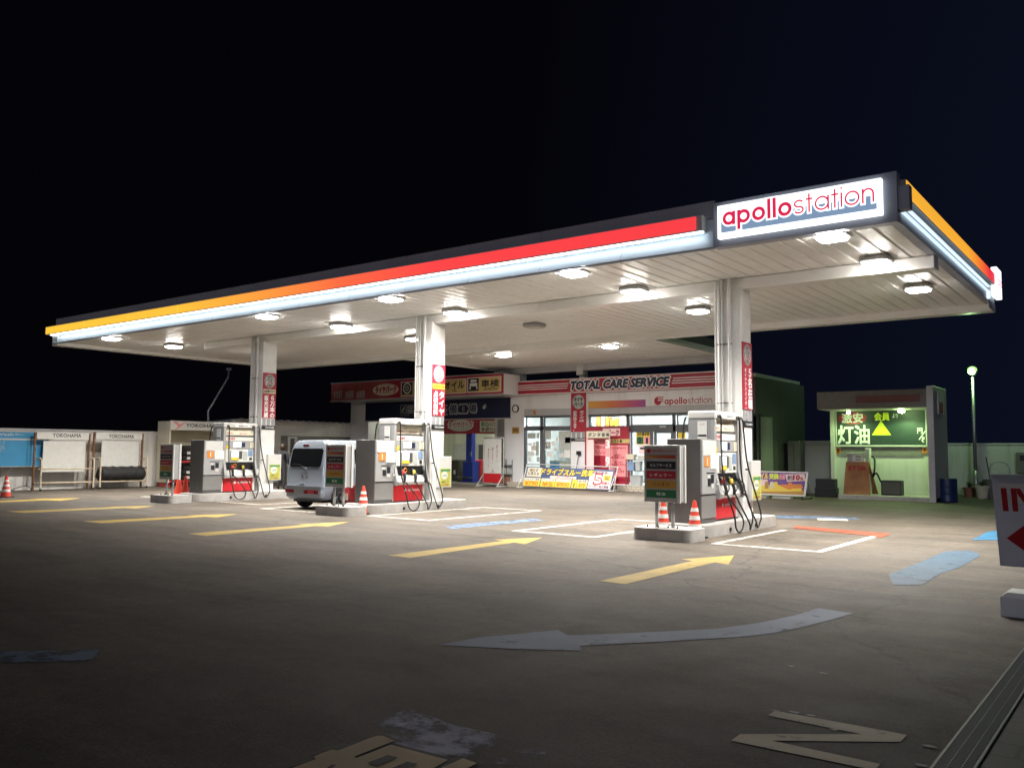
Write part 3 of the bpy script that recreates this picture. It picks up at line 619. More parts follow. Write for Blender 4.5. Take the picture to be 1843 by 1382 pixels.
canopy_light(-17.8, 18.65, HC+.02, True, True, 'boxed light in the rear row behind the middle column')
canopy_light(-25.0, 18.65, HC+.02, True, True, 'boxed light in the rear row behind the left column')
canopy_light(-13.35, 18.6, HC+.02, True, False, 'unlit grey box light in the rear row')
canopy_light(-14.1, 23.8, 4.86, False, True, 'right light under the rear canopy')
canopy_light(-18.5, 23.9, 4.86, False, True, 'left light under the rear canopy')

# brand signs
sg = thing('illuminated_sign', 'large backlit white sign reading apollostation on the canopy front corner', 'sign', (-4.5, YF, 5.2))
a, b = PY(1291, 373, YF-.1), PY(1588, 391, YF-.1)
SX0, SX1, SZ0, SZ1 = -5.72, -3.16, 4.94, 5.49
Bx(SX0, SX1, YF-.10, YF-.004, SZ0, SZ1, .012).build('light_box', 'signwhite', sg)
Bx(SX0+.07, SX1-.07, YF-.106, YF-.101, SZ0+.09, SZ0+.30).build('grey_band', 'signblue', sg)
LG = (('apollo', .25, 'signletter'), ('station', .12, 'signletter')); LW = (('apollo', .25, 'signwhite'), ('station', .12, 'signwhite'))
LC = ((SX0+SX1)/2, YF-.106, SZ0+.20)
logo(LW, sg, LC, EX, EZ, w=2.36, h=.222, lift=.003, grow=.11); logo(LG, sg, LC, EX, EZ, w=2.36, h=.222, lift=.0065)
es = thing('illuminated_sign', 'small backlit sign seen edge on at the far right canopy end', 'sign', (XR, 22, 5.3))
Bx(XR+.0, XR+.12, 21.74, 22.42, 5.0, 5.66, .012).build('light_box', 'signwhite', es)
logo((('apollo', .2, 'signletter'),), es, (XR+.12, 22.1, 5.25), EY, EZ, w=.55, h=.16)

# ================================================================== PUMP ISLANDS
XI = -6.26
isl = thing('pump_island', 'concrete kerb island under the right canopy column', 'pump island', (XI-.5, 15.8, 0), 'pump islands')
mb = MB(); mb.prism(rrect(XI-1.04, XI, 13.62, 17.05, .42, 0.0, 8, (1, 1, 0, 0)), (0, 0, .2)); mb.build('kerb', 'concrete', isl, smooth='auto')
for y in (14.75, 15.95): MB().cyl((XI-.01, y, .09), (XI+.02, y, .09), .035, n=10).build('drain_hole', 'black', isl)
mb = MB(); mb.prism(rrect(XI-1.02, XI-.02, 13.65, 17.03, .40, 0.201, 8, (1, 1, 0, 0)), (0, 0, .012)); mb.build('island_top', 'white', isl)
blk = thing('sign_plinth', 'low concrete block carrying the price board by the right pump', 'concrete block', (-6.65, 13.15, 0), 'price board blocks')
MB().prism(rrect(-7.18, -6.12, 12.8, 13.5, .14, 0, 6), (0, 0, .2)).build('block', 'concrete', blk, smooth='auto')
mb = MB()
for x in (-7.0, -6.8, -6.62, -6.45): mb.cyl((x, 13.05, .2), (x, 13.05, .235), .014, n=6)
mb.build('bolt', 'darkgrey', blk)

# price board
pb = thing('price_board', 'grey board listing fuel grades in front of the right pump', 'price board', (-6.73, 13.15, .2), 'fuel grade boards')
bx0, bx1, bz0, bz1, byf = -7.05, -6.40, .62, 1.545, 13.02
for x in (-6.88, -6.58): MB().tube([(x, 13.15, .2), (x, 13.15, bz0+.05)], .03, 10).build('post', 'steel', pb, smooth=True)
Bx(bx0, bx1, byf, 13.24, bz0, bz1, .012).build('board', 'lightgrey', pb)
mb = MB()
for (xa, xb, ya, yb, za, zb) in ((bx0-.012, bx1+.012, byf-.01, byf+.02, bz1, bz1+.022), (bx0-.012, bx1+.012, 13.22, 13.25, bz1, bz1+.022), (bx1, bx1+.022, byf-.01, byf+.03, bz0-.01, bz1+.02), (bx1, bx1+.022, 13.19, 13.25, bz0-.01, bz1+.02), (bx1-.03, bx1-.001, byf-.012, byf-.001, bz0, bz1)):
    mb.box(xa, xb, ya, yb, za, zb, .006)
mb.build('trim', 'white', pb)
def strip(z0, z1, m_, nm='grade_panel'): return Bx(bx0+.05, bx1-.06, byf-.008, byf-.001, z0, z1).build(nm, m_, pb)
hh = bz1-bz0; zf = lambda t: bz1-hh*t
strip(zf(.215), zf(.155), ramp_paint('board_gradient', [(0, (.42, .26, .07)), (.45, (.38, .10, .04)), (1, (.36, .03, .03))], 0, bx0+6.73, bx1+6.73), 'colour_bar')
for (t0, t1, m_, s_, tm) in ((.27, .405, 'blackpanel', 'セルフサービス', 'textwhite'), (.44, .58, 'signred', 'レギュラー', 'textwhite'), (.61, .75, 'ochre', 'ハイオク', 'textdark'), (.78, .92, 'green', '軽油', 'textwhite')):
    q = strip(zf(t1), zf(t0), m_)
    text(s_, tm, q, ((bx0+bx1)/2-.005, byf-.008, (zf(t0)+zf(t1))/2), EX, EZ, w=.40 if len(s_) > 4 else (.30 if len(s_) > 2 else .16), h=.055, bold=.01)
logo((('apollo', .22, 'textred'), ('station', .12, 'textred')), pb, ((bx0+bx1)/2+.05, byf, zf(.10)), EX, EZ, w=.44, h=.036, lift=.003)
MB().face(ellipse((bx0+.10, byf-.004, zf(.08)), EX, EZ, .045, .04)); mb = MB(); mb.face(ellipse((bx0+.095, byf-.003, zf(.08)), EX, EZ, .042, .038)); mb.build('emblem', 'textred', pb)

# payment cabinet
cab = thing('payment_cabinet', 'grey payment cabinet beside the right pump', 'payment machine', (-6.77, 14.27, .21), 'payment cabinets')
cx0, cx1, cy0, cy1, cz0, cz1 = -7.1, -6.46, 13.97, 14.58, .213, 1.69
Bx(cx0, cx1, cy0, cy1, cz0, cz1, .012).build('body', 'darkgrey', cab)
Bx(cx1-.01, cx1+.018, cy0+.004, cy1-.004, .30, .69, .005).build('lower_door', 'midgrey', cab)
d = Bx(cx1-.01, cx1+.03, cy0+.004, cy1-.004, .72, 1.675, .008).build('front_door', 'lightgrey', cab)
def onx(v0, v1, z0, z1, m_, nm, par, t=.008, X=cx1+.03): return Bx(X-.001, X+t, cy0+(cy1-cy0)*v0, cy0+(cy1-cy0)*v1, z0, z1).build(nm, m_, par)
onx(.06, .96, 1.40, 1.66, 'white', 'label_plate', d)
onx(.16, .50, 1.20, 1.38, 'orange', 'number_label', d); onx(.55, 1.04, 1.16, 1.40, 'paper', 'notice', d, .012)
onx(.30, .85, 1.085, 1.10, 'textdark', 'coin_slot', d); onx(.34, .50, 1.0, 1.05, 'white', 'button_plate', d)
onx(.60, .78, .91, 1.06, 'blackpanel', 'receipt_slot', d); onx(.38, .56, .86, .99, 'blackpanel', 'note_slot', d); onx(.60, .78, .82, .90, 'white', 'card_plate', d)
MB().tube([(cx1+.035, cy1-.05, .76), (cx1+.07, cy1-.05, .78), (cx1+.07, cy1-.05, .88), (cx1+.035, cy1-.05, .90)], .014, 8).build('handle', 'chrome', d, smooth=True)
text('1', 'textwhite', d, (cx1+.038, cy0+.20, 1.29), EY, EZ, h=.13, bold=.02)
MB().cyl((cx0+.42, cy0-.004, .36), (cx0+.42, cy0+.01, .36), .012, n=8).build('lock', 'chrome', cab)

# fuel dispenser
pump = thing('fuel_dispenser', 'grey and red fuel dispenser on the right pump island', 'fuel dispenser', (-6.72, 15.17, .21), 'fuel dispensers')
pf, py0, py1 = -6.5, 14.61, 15.73
Yv = lambda v: py0+(py1-py0)*v
Bx(-6.99, pf-.07, py0+.01, py1-.01, .213, 2.06, .01).build('body', 'midgrey', pump)
hd = Bx(-7.0, pf+.045, py0-.015, py1+.015, 2.055, 2.205, .035, 3).build('hood', 'white', pump)
q = Bx(pf+.044, pf+.052, Yv(.32), Yv(.76), 2.075, 2.155).build('name_plate', 'textwhite', hd)
logo((('apollo', .22, 'textdark'), ('station', .14, 'textdark')), q, (pf+.052, Yv(.56), 2.103), EY, EZ, w=.32, lift=.003)
for v0, v1 in ((0, .07), (.93, 1)):
    MB().prism([(pf-.08, Yv(v0), 2.06), (pf+.03, Yv(v0), 2.06), (pf+.025, Yv(v0), 1.12), (pf+.13, Yv(v0), .70), (pf+.11, Yv(v0), .62), (pf-.08, Yv(v0), .62)], (0, Yv(v1)-Yv(v0), 0)).build('side_frame', 'lightgrey', pump)
Bx(-6.985, pf-.06, py0-.006, py0+.012, 1.2, 2.05).build('side_panel', 'grey', pump)
sp = Bx(-6.80, -6.62, py0-.014, py0-.005, 1.2, 2.02).build('side_label', 'paper', pump)
Bx(-6.79, -6.63, py0-.018, py0-.013, 1.745, 1.775).build('black_bar', 'textdark', sp)
text('apollo', 'textred', sp, (-6.71, py0-.014, 1.96), EX, EZ, w=.11, h=.025, lift=.003)
rp = MB(); rp.face([(pf-.03, Yv(.07), 1.845), (pf-.03, Yv(.93), 1.845), (pf-.065, Yv(.93), 2.05), (pf-.065, Yv(.07), 2.05)]); rp = rp.build('upper_notice', 'cream', pump)
text('ガソリン', 'textred', rp, (pf-.035, Yv(.62), 1.895), EY, EZ, w=.26, h=.055, bold=.03, lift=.006); text('静電気除去', 'textred', rp, (pf-.035, Yv(.22), 1.90), EY, EZ, w=.22, h=.04, bold=.02, lift=.006)
text('ご注意ください', 'textdark', rp, (pf-.05, Yv(.5), 1.99), EY, EZ, w=.6, h=.035, bold=.01, lift=.006)
Bx(pf-.075, pf-.02, Yv(.07), Yv(.93), 1.80, 1.835).build('light_strip', 'darkgrey', pump)
q = Bx(pf-.075, pf-.01, Yv(.07), Yv(.92), 1.68, 1.795).build('notice_panel', 'paper', pump)
text('火気厳禁', 'textred', q, (pf-.01, Yv(.24), 1.74), EY, EZ, w=.26, h=.07, bold=.02)
up = Bx(pf-.075, pf-.004, Yv(.07), Yv(.93), 1.46, 1.665, .006).build('upper_console', 'lightgrey', pump)
Bx(pf-.005, pf+.004, Yv(.31), Yv(.54), 1.505, 1.645).build('amount_display', 'screen', up)
Bx(pf-.005, pf+.005, Yv(.56), Yv(.66), 1.505, 1.635).build('display_bezel', 'textnavy', up)
Bx(pf-.005, pf+.010, Yv(.80), Yv(1.0), 1.475, 1.645).build('sticker', 'cream', up)
Bx(pf-.005, pf+.004, Yv(.08), Yv(.17), 1.45, 1.55).build('warning_sticker', 'yellow', up)
lo = Bx(pf-.075, pf-.002, Yv(.07), Yv(.93), 1.075, 1.445, .006).build('lower_console', 'paper', pump)
bz = Bx(pf-.003, pf+.03, Yv(.22), Yv(.47), 1.12, 1.40, .01).build('screen_bezel', 'grey', lo)
Bx(pf+.029, pf+.034, Yv(.25), Yv(.45), 1.22, 1.375).build('touch_screen', 'screen', bz)
Bx(pf+.029, pf+.034, Yv(.24), Yv(.46), 1.135, 1.20).build('key_strip', 'yellow', bz)
Bx(pf-.003, pf+.012, Yv(.49), Yv(.58), 1.17, 1.39).build('card_reader', 'darkgrey', lo)
Bx(pf-.003, pf+.006, Yv(.61), Yv(.74), 1.12, 1.38).build('instruction_sheet', 'greypaper', lo)
Bx(pf-.003, pf+.008, Yv(.80), Yv(.88), 1.13, 1.20).build('receipt_port', 'blackpanel', lo)
Bx(pf-.003, pf+.007, Yv(.76), Yv(.90), 1.24, 1.43).build('price_sheet', 'plasticblue', lo)
Bx(pf-.075, pf+.0, Yv(.07), Yv(.7), 1.05, 1.07).build('slot', 'black', pump)
Bx(pf-.09, pf-.01, Yv(.07), Yv(.93), .80, 1.045).build('nozzle_bay', 'black', pump)
MB().prism([(pf-.02, Yv(.07), .86), (pf+.10, Yv(.07), .70), (pf+.08, Yv(.07), .63), (pf-.08, Yv(.07), .63), (pf-.08, Yv(.07), .80)], (0, Yv(.93)-Yv(.07), 0)).build('apron', 'white', pump)
q = Bx(pf-.075, pf-.03, Yv(.05), Yv(.94), .245, .625, .005).build('lower_panel', 'redpanel', pump)
logo((('apollo', .24, 'textwhite'), ('station', .16, 'textwhite')), q, (pf-.03, Yv(.68), .47), EY, EZ, w=.44)
mb = MB(); mb.face([Vector((pf-.026, 0, 0)) + v for v in ellipse((0, Yv(.40), .49), EY, EZ, .04, .036)]); mb.build('emblem', 'textwhite', q)
mb = MB(); mb.box(pf-.075, pf-.028, Yv(0), Yv(.045), .245, .62); mb.build('corner_strip', 'white', pump)
mb = MB(); mb.box(pf-.075, pf-.028, Yv(.945), Yv(1), .245, .62); mb.build('corner_strip', 'white', pump)
Bx(-6.99, pf-.02, py0, py1, .212, .243).build('base_strip', 'black', pump)
for k, (v, gm) in enumerate(((.25, 'red'), (.58, 'yellow'), (.90, 'black'))):
    y = Yv(v)
    n_ = MB().tube(spline([(pf+.0, y, .995), (pf+.05, y, .93), (pf+.10, y, .83), (pf+.12, y, .73), (pf+.10, y, .68)], 4), [.03]*16+[.026], 8).build('nozzle', 'black', pump, smooth=True)
    MB().tube(spline([(pf+.045, y, .96), (pf+.070, y, .91), (pf+.085, y, .88)], 4), .037, 8).build('nozzle_cover', gm, n_, smooth=True)
    MB().tube(spline([(pf+.06, y-.01, .93), (pf+.15, y-.02, .90), (pf+.18, y-.02, .80), (pf+.13, y, .71)], 4), .011, 6).build('trigger_guard', 'darkgrey', n_, smooth=True)
    Bx(pf-.02, pf+.012, Yv(v+.06), Yv(v+.19), .74, .86).build('grade_label', ('paper', 'white', 'paper')[k], pump)
MB().lathe([(.05, -.01), (.062, 0), (.05, .01), (.038, 0), (.05, -.01)], (pf+.01, Yv(.36), .97), 14, 0).build('hook_ring', 'orange', pump, smooth=True)
hx = pf+.075; ox = XI+.07
hoses = [[(hx-.02, Yv(.10), 2.10), (hx+.02, Yv(.115), 2.07), (hx+.02, Yv(.12), 1.5), (hx+.07, Yv(.12), .9), (ox, Yv(.14), .35), (ox, Yv(.22), .10), (ox, Yv(.36), .02), (ox, Yv(.50), .10), (ox-.02, Yv(.52), .28), (hx+.08, Yv(.36), .58), (pf+.12, Yv(.26), .70)],
         [(hx-.02, Yv(.86), 2.10), (hx+.02, Yv(.875), 2.07), (hx+.02, Yv(.88), 1.5), (hx+.07, Yv(.88), .9), (ox, Yv(.90), .32), (ox, Yv(.86), .10), (ox, Yv(.80), .04), (ox, Yv(.77), .16), (hx+.10, Yv(.68), .5), (pf+.12, Yv(.59), .70)],
         [(hx-.04, Yv(1.03), 2.12), (hx-.0, Yv(1.045), 2.07), (hx+.02, Yv(1.06), 1.8), (hx+.06, Yv(1.13), 1.2), (ox, Yv(1.26), .35), (ox, Yv(1.22), .12), (ox, Yv(1.13), .05), (ox, Yv(1.07), .16), (hx+.10, Yv(1.06), .48), (hx+.08, Yv(1.02), .62), (pf+.12, Yv(.92), .70)]]
for h_ in hoses: MB().tube(spline(h_, 7), .0155, 7).build('hose', 'black', pump, smooth=True)
MB().tube(spline([(-7.02, py0-.02, 2.1), (-7.06, py0-.03, 1.98), (-7.08, py0-.06, 1.6), (-7.11, py0-.1, 1.0)], 6), .017, 7).build('hose', 'black', pump, smooth=True)
for v in (.10, .86, 1.03): Bx(hx-.07, hx+.0, Yv(v)-.035, Yv(v)+.035, 2.07, 2.13, .012).build('hose_bracket', 'darkgrey', pump)
Bx(hx+.02, hx+.06, Yv(1.10), Yv(1.17), 1.12, 1.15).build('hose_clip', 'black', pump)

# leaflet box on the column
lb = thing('leaflet_box', 'white leaflet box with green poster on the right column', 'leaflet box', (-6.4, 16.34, .55), 'leaflet boxes on the columns')
Bx(-6.455, -6.37, 16.08, 16.56, .53, 1.30, .012).build('box', 'white', lb)
pst = Bx(-6.372, -6.364, 16.13, 16.52, .56, 1.0).build('poster', 'posterlime', lb)
mb = MB(); mb.face([Vector((-6.362, 0, 0)) + v for v in ellipse((0, 16.29, .83), EY, EZ, .12, .10)]); mb.build('poster_circle', 'paper', pst)
Bx(-6.365, -6.361, 16.15, 16.50, .93, .98).build('poster_band', 'textgreen', pst)
text('LINE', 'textgreen', pst, (-6.361, 16.29, .83), EY, EZ, w=.16, h=.05, bold=.02)
text('お得なクーポン', 'textdark', pst, (-6.364, 16.32, .67), EY, EZ, w=.3, h=.05, bold=.02)
text('友だち募集中', 'textred', pst, (-6.364, 16.32, .60), EY, EZ, w=.3, h=.04, bold=.02)

NAMES = {'pump_island': ('concrete kerb island under the middle column beside the van', 'concrete kerb island under the left canopy column'),
 'sign_plinth': ('low concrete block carrying the price board in front of the van', 'low concrete block carrying the leftmost price board'),
 'price_board': ('grey board listing fuel grades in front of the van', 'grey board listing fuel grades before the tyre cabinet'),
 'payment_cabinet': ('grey payment cabinet beside the middle pump and van', 'grey payment cabinet beside the left pump'),
 'fuel_dispenser': ('grey and red fuel dispenser on the middle island by the van', 'grey and red fuel dispenser on the left pump island'),
 'leaflet_box': ('white leaflet box with poster on the middle column', 'white leaflet box with poster on the left column')}
for t in (isl, blk, pb, cab, pump, lb):
    for i, dx in enumerate((CXS[1]-CXS[2], CXS[0]-CXS[2])): dup(t, dx, label=NAMES[t.name.split('.')[0]][i])

# column banners (each with its own words)
def column_banner(X, p0, p1, lab, head, cols, Yc0=CY0+.01, Yc1=CY1-.01):
    zt = PX(p0[0], p0[1], X).z; zb = PX(p1[0], p1[1], X).z; ym = (Yc0+Yc1)/2; hw = (Yc1-Yc0)/2
    t = thing('column_banner', lab, 'banner', (X, ym, zb), 'red tyre banners on the columns')
    Bx(X+.003, X+.018, Yc0, Yc1, zb, zt).build('panel', 'signred', t)
    L = zt-zb; cz = zt-hw*1.02
    mb = MB(); mb.face([Vector((X+.021, 0, 0)) + v for v in ellipse((0, ym, cz), EY, EZ, hw*.80, hw*.86)]); mb.build('roundel', 'lightgrey', t)
    mb = MB(); mb.face([Vector((X+.023, 0, 0)) + v for v in ellipse((0, ym, cz), EY, EZ, hw*.70, hw*.76)]); mb.build('roundel_core', 'midgrey', t)
    for s_, dz in (('タイヤ', .16), ('パーク', -.20)):
        text(s_, 'textwhite', t, (X+.018, ym, cz+hw*dz*1.3), EY, EZ, w=hw*1.18, h=hw*.46, bold=.10, lift=.007)
        text(s_, 'textred' if dz < 0 else 'textdark', t, (X+.018, ym, cz+hw*dz*1.3), EY, EZ, w=hw*1.05, h=hw*.36, bold=.05, lift=.009)
    zc = cz-hw*1.02
    if head:
        Bx(X+.018, X+.022, Yc0+.02, Yc1-.02, zc-.13, zc).build('yellow_band', 'cream' if X < -20 else 'yellow', t)
        text(head, 'textdark', t, (X+.022, ym, zc-.065), EY, EZ, w=hw*1.7, h=.085, bold=.035); zc -= .17
    n = len(cols)
    for i, (s_, wgt) in enumerate(cols):                                  # columns of upright writing, right to left
        yy = ym + hw*(.48-.92*i) if n > 1 else ym
        hgt = min((zc-zb)*.95, (zc-zb)*.95)
        vtext(s_, 'textwhite', t, (X+.018, yy, zc-(zc-zb)/2), EY, EZ, w=hw*wgt, h=hgt, bold=.045)
    mb = MB()
    for k in range(3): mb.box(X+.002, X+.012, Yc0+(Yc1-Yc0)*(k+.16)/3, Yc0+(Yc1-Yc0)*(k+.9)/3, zb-.22, zb-.015)
    mb.build('backing_blocks', 'grey', t)
    q = Bx(X+.003, X+.016, Yc0, Yc1, zb-.34, zb-.225).build('name_plate', 'blackpanel', t)
    text('YOKOHAMA', 'textwhite', q, (X+.016, ym+.04, zb-.283), EY, EZ, w=hw*1.4, h=.045, bold=.02)
    return t
column_banner(CXS[2], (1333, 614), (1333, 736), 'red banner with five staff wording on the right column', None, (('５名在籍', .85), ('タイヤアドバイザー', .36)))
column_banner(CXS[1], (780, 655), (780, 748), 'red banner offering free tyre checks on the middle column', '60分でOK', (('タイヤ', .80), ('点検無料', .66)))
column_banner(CXS[0], (470, 670), (470, 752), 'red banner on sixty thousand sold on the left column', '低燃費タイヤ', (('６万本の', .72), ('販売実績', .60)))

# traffic cones
def cone(x, y, z, lab, striped=True):
    t = thing('traffic_cone', lab, 'traffic cone', (x, y, z), 'red traffic cones')
    MB().box(x-.17, x+.17, y-.17, y+.17, z, z+.03, .01).build('base', 'black' if striped else 'cone', t)
    R_ = lambda h: .125*(1-h/.68)+.022
    MB().lathe([(R_(.03), .03), (R_(.62), .60), (R_(.62)*.8, .63), (.012, .635)], (x, y, z), 18).build('body', 'cone', t, smooth='auto')
    if striped:
        for h0, h1 in ((.16, .24), (.31, .38), (.45, .51)):
            MB().lathe([(R_(h0)+.002, h0), (R_(h0)+.004, h0), (R_(h1)+.004, h1), (R_(h1)+.002, h1)], (x, y, z), 18).build('reflective_band', 'reflect', t, smooth='auto')
    return t
cone(-6.43, 13.66, 0, 'striped cone beside the concrete block of the right pump')
cone(-7.02, 13.66, 0, 'striped cone seen between the right price board posts')
cone(-14.62, 13.72, 0, 'striped cone between van price board and middle pump')
c3 = PZ(333, 896); c4 = PZ(321, 891)
cone(c3.x, c3.y, 0, 'plain red cone nearest the left payment cabinet', False); cone(c4.x, c4.y, 0, 'plain red cone behind the left price board', False)
c5 = PZ(10, 895); cone(c5.x, c5.y, 0, 'striped cone under the blue wash sign')

# red wheeled extinguisher
ex, ey = -15.60, 14.2
fe = thing('fire_extinguisher', 'large red fire extinguisher standing behind the van price board', 'fire extinguisher', (ex, ey, 0))
MB().lathe([(.14, .0), (.155, .03), (.155, .50), (.13, .60), (.06, .66), (.05, .70)], (ex, ey, 0), 20).build('cylinder', 'red', fe, smooth='auto')
MB().tube(spline([(ex, ey, .70), (ex+.1, ey-.06, .68), (ex-.13, ey-.13, .45), (ex-.02, ey-.18, .22), (ex+.13, ey-.12, .28)], 5), .014, 6).build('hose', 'black', fe, smooth=True)
mb = MB(); mb.box(ex-.06, ex+.06, ey-.03, ey+.03, .69, .73, .01); mb.build('valve', 'red', fe)
Bx(ex+.0, ex+.10, ey-.162, ey-.150, .26, .42).build('label', 'cream', fe); Bx(ex-.12, ex-.05, ey-.152, ey-.13, .34, .44).build('label', 'paper', fe)

# ================================================================== SHOP BUILDING
YB = 28.4
def px_x(px, Y, py=800): return PY(px, py, Y).x
shop = thing('shop_building', 'white petrol station shop with lit windows under a red fascia', 'building', (-16.5, 30, 0))
XS0, XS1 = px_x(908, YB), -11.3
mb = MB()
mb.box(XS0, px_x(943, YB), YB-.02, YB+.5, 0, 3.75, .01); mb.build('pillar', 'bldwhite', shop)
P2a, P2b = px_x(1028.5, YB), px_x(1060, YB)
Bx(P2a, P2b, YB-.06, YB+.3, 0, 3.72, .01).build('pillar', 'bldwhite', shop)
ZW = PY(1100, 745, YB).z; ZG = PY(1100, 732.5, YB).z
Bx(px_x(943, YB)+.002, XS1, YB-.03, YB+.25, ZG, 3.74).build('upper_wall', 'bldwhite', shop)
Bx(px_x(943, YB)+.002, XS1, YB-.01, YB+.24, ZW, ZG-.002).build('lower_wall', 'bldgrey', shop)
Bx(-22.6, -11.32, YB+.26, 33.0, 3.3, 3.85).build('roof', 'darkconcrete', shop)
mb = MB(); mb.box(XS0-.1, XS1+.02, 28.02, YB+.3, 0, .2, .01); mb.build('plinth', 'tile', shop)
Bx(px_x(1290, YB), XS1, YB-.01, YB+.24, .2, ZW-.002).build('front_wall', 'bldwhite', shop)
# interior
ZC = ZW-.05
mb = MB(); mb.box(XS0+.3, XS1-.02, YB+.26, 32.8, .2, .21); mb.box(XS0+.3, XS1-.02, 32.8, 32.9, .2, 3.25); mb.box(XS0+.2, XS0+.3, YB+.51, 32.8, .2, 3.25); mb.box(XS1-.02, XS1+.0, YB+.3, 32.8, .2, 3.2)
mb.build('interior_wall', 'white', shop)
Bx(XS0+.3, XS1-.03, YB+.27, 32.79, ZC+.28, ZC+.32).build('interior_ceiling', 'white', shop)
for i, x in enumerate((-20.0, -18.3, -16.6, -15.0, -13.4, -12.0)):
    for y in (29.4, 31.0): Bx(x-.62, x+.62, y-.09, y+.09, ZC+.225, ZC+.265).build('ceiling_tube', 'tube', shop)
# glazing: each window a frame with its pane
def window(p0, p1, parent, Y=YB, bar=.045, pane='glass', nm='window', depth=.08):
    a, b = PY(*p0, Y), PY(*p1, Y); x0, x1, z0, z1 = a.x, b.x, b.z, a.z
    mb = MB(); mb.box(x0, x0+bar, Y, Y+depth, z0, z1); mb.box(x1-bar, x1, Y, Y+depth, z0, z1)
    mb.box(x0+bar, x1-bar, Y, Y+depth, z1-bar, z1); mb.box(x0+bar, x1-bar, Y, Y+depth, z0, z0+bar)
    f = mb.build(nm, 'frame', parent)
    if pane: Bx(x0+bar, x1-bar, Y+.03, Y+.038, z0+bar, z1-bar).build('pane', pane, f)
    return f, (x0, x1, z0, z1)
def zat(px, py, Y=YB): return PY(px, py, Y).z
mb = MB()                                                     # dark mullions and transom band between the windows
for (a, b, c, d) in ((943, 744.5, 1028, 749.5), (943, 768.5, 1028, 773), (943, 773, 946, 868), (974, 749.5, 979, 868), (1060, 741.5, 1290, 745.5), (1129, 745.5, 1135, 868), (1135, 765.5, 1290, 776), (1172.5, 776, 1177, 868), (1212.5, 745.5, 1218, 868), (1060, 768, 1129, 772)):
    boxY(mb, (a, b), (c, d), YB+.07, .075)
mb.build('window_frame', 'frame', shop)
W = {}
for k, (p0, p1) in dict(t1=((946, 750), (974, 768.5)), t2=((979, 750), (1028, 768.5)), d1=((946, 773), (974, 867)), w2=((979, 773), (1028, 869)), t3=((1061, 746), (1129, 768)), w3=((1061, 772), (1129, 871)),
                        t4=((1135, 745.5), (1212, 765.5)), t5=((1218, 745.5), (1290, 765)), w5=((1135, 776), (1172, 869)), w6=((1218, 776), (1290, 870))).items():
    W[k] = window(p0, p1, shop, nm='door' if k == 'd1' else 'window')
dw, _ = window((1177, 775), (1212, 871), shop, Y=YB+.02, bar=.09, nm='door')
Bx(px_x(1207.5, YB), px_x(1209, YB), YB-.03, YB+.01, .95, 1.35).build('handle', 'chrome', dw)
mb = MB(); boxY(mb, (1188, 766), (1200, 769.5), YB-.006, .05); mb.build('door_sensor', 'lightgrey', shop)
# papers taped to the glass (each a part of the shop front)
def paper(p0, p1, m_, Y=YB-.001, nm='notice', t=.006): return boxY(MB(), p0, p1, Y+.02, t).build(nm, m_, shop)
for p0, p1, m_ in (((950, 779), (964, 789), 'greypaper'), ((966, 779), (971, 788.5), 'greypaper'), ((951, 797), (957, 802), 'paper'), ((956, 802), (966, 811), 'cream'), ((959, 796), (964, 802), 'paper'), ((965, 794), (970, 820), 'greypaper'),
                   ((950, 812), (962, 821), 'paper'), ((950, 821.5), (956, 830), 'paper'), ((966, 822), (971, 831), 'greypaper'), ((980, 774), (992, 790), 'greypaper'), ((993, 794), (999.5, 802), 'paper'), ((998, 806), (1004, 811), 'white'),
                   ((984, 812), (995, 822), 'paper'), ((1006, 776), (1027.5, 810), 'greypaper'), ((1017, 787), (1027, 797), 'paper'), ((1000, 787), (1005, 794), 'paper'), ((1007, 814), (1015, 823), 'white'), ((1016, 810), (1027, 824), 'paper')):
    paper(p0, p1, m_)
q = paper((979.5, 794), (992, 808.5), 'paper'); textY('灯ス\n油タ', 'textdark', q, (981, 795.5), (990.5, 807), YB+.012, bold=.05)
q = paper((1145, 777), (1171, 800), 'yellow', nm='poster')
textY('当店最安値！', 'textdark', q, (1147, 778), (1170, 784), YB+.012, bold=.05)
q2 = boxY(MB(), (1146, 786), (1158, 799), YB+.012, .004).build('price_square', 'green', q); textY('2', 'textdark', q2, (1149, 788), (1154, 798), YB+.007, bold=.05)
q2 = boxY(MB(), (1159, 786), (1171, 799), YB+.012, .004).build('price_square', 'pink', q); textY('1', 'textdark', q2, (1163, 788), (1166, 798), YB+.007, bold=.05)
q = paper((1150, 801), (1172, 818), 'palepink', nm='poster'); q2 = boxY(MB(), (1152, 805), (1171, 808.5), YB+.012, .004).build('band', 'textdark', q)
paper((1219, 771), (1234, 789), 'yellow', nm='poster')
# things seen inside the shop
ins = thing('display_shelf', 'white display shelf with yellow boxes inside the shop window', 'shelf', (-17.6, 30.2, .21))
mb = MB(); X0, X1 = -18.9, -16.9
for z in (.5, 1.0, 1.5, 2.0): mb.box(X0, X1, 30, 30.4, z, z+.03)
mb.box(X0, X1, 30, 30.4, 2.43, 2.45); mb.box(X0-.03, X0, 30, 30.4, .21, 2.45); mb.box(X1, X1+.03, 30, 30.4, .21, 2.45); mb.box(X0, X1, 30.4, 30.42, .21, 2.4); mb.build('frame', 'white', ins)
for i in range(9):
    for z in (2.03, 2.46):
        x = X0+.05+i*.21; Bx(x, x+.17, 30.05, 30.3, z, z+random.uniform(.25, .42), .01).build('carton', random.choice(['yellow', 'yellow', 'cream', 'orange']), ins)
ctr = thing('counter', 'pale service counter with blue front inside the shop', 'counter', (-19.4, 29.6, .21))
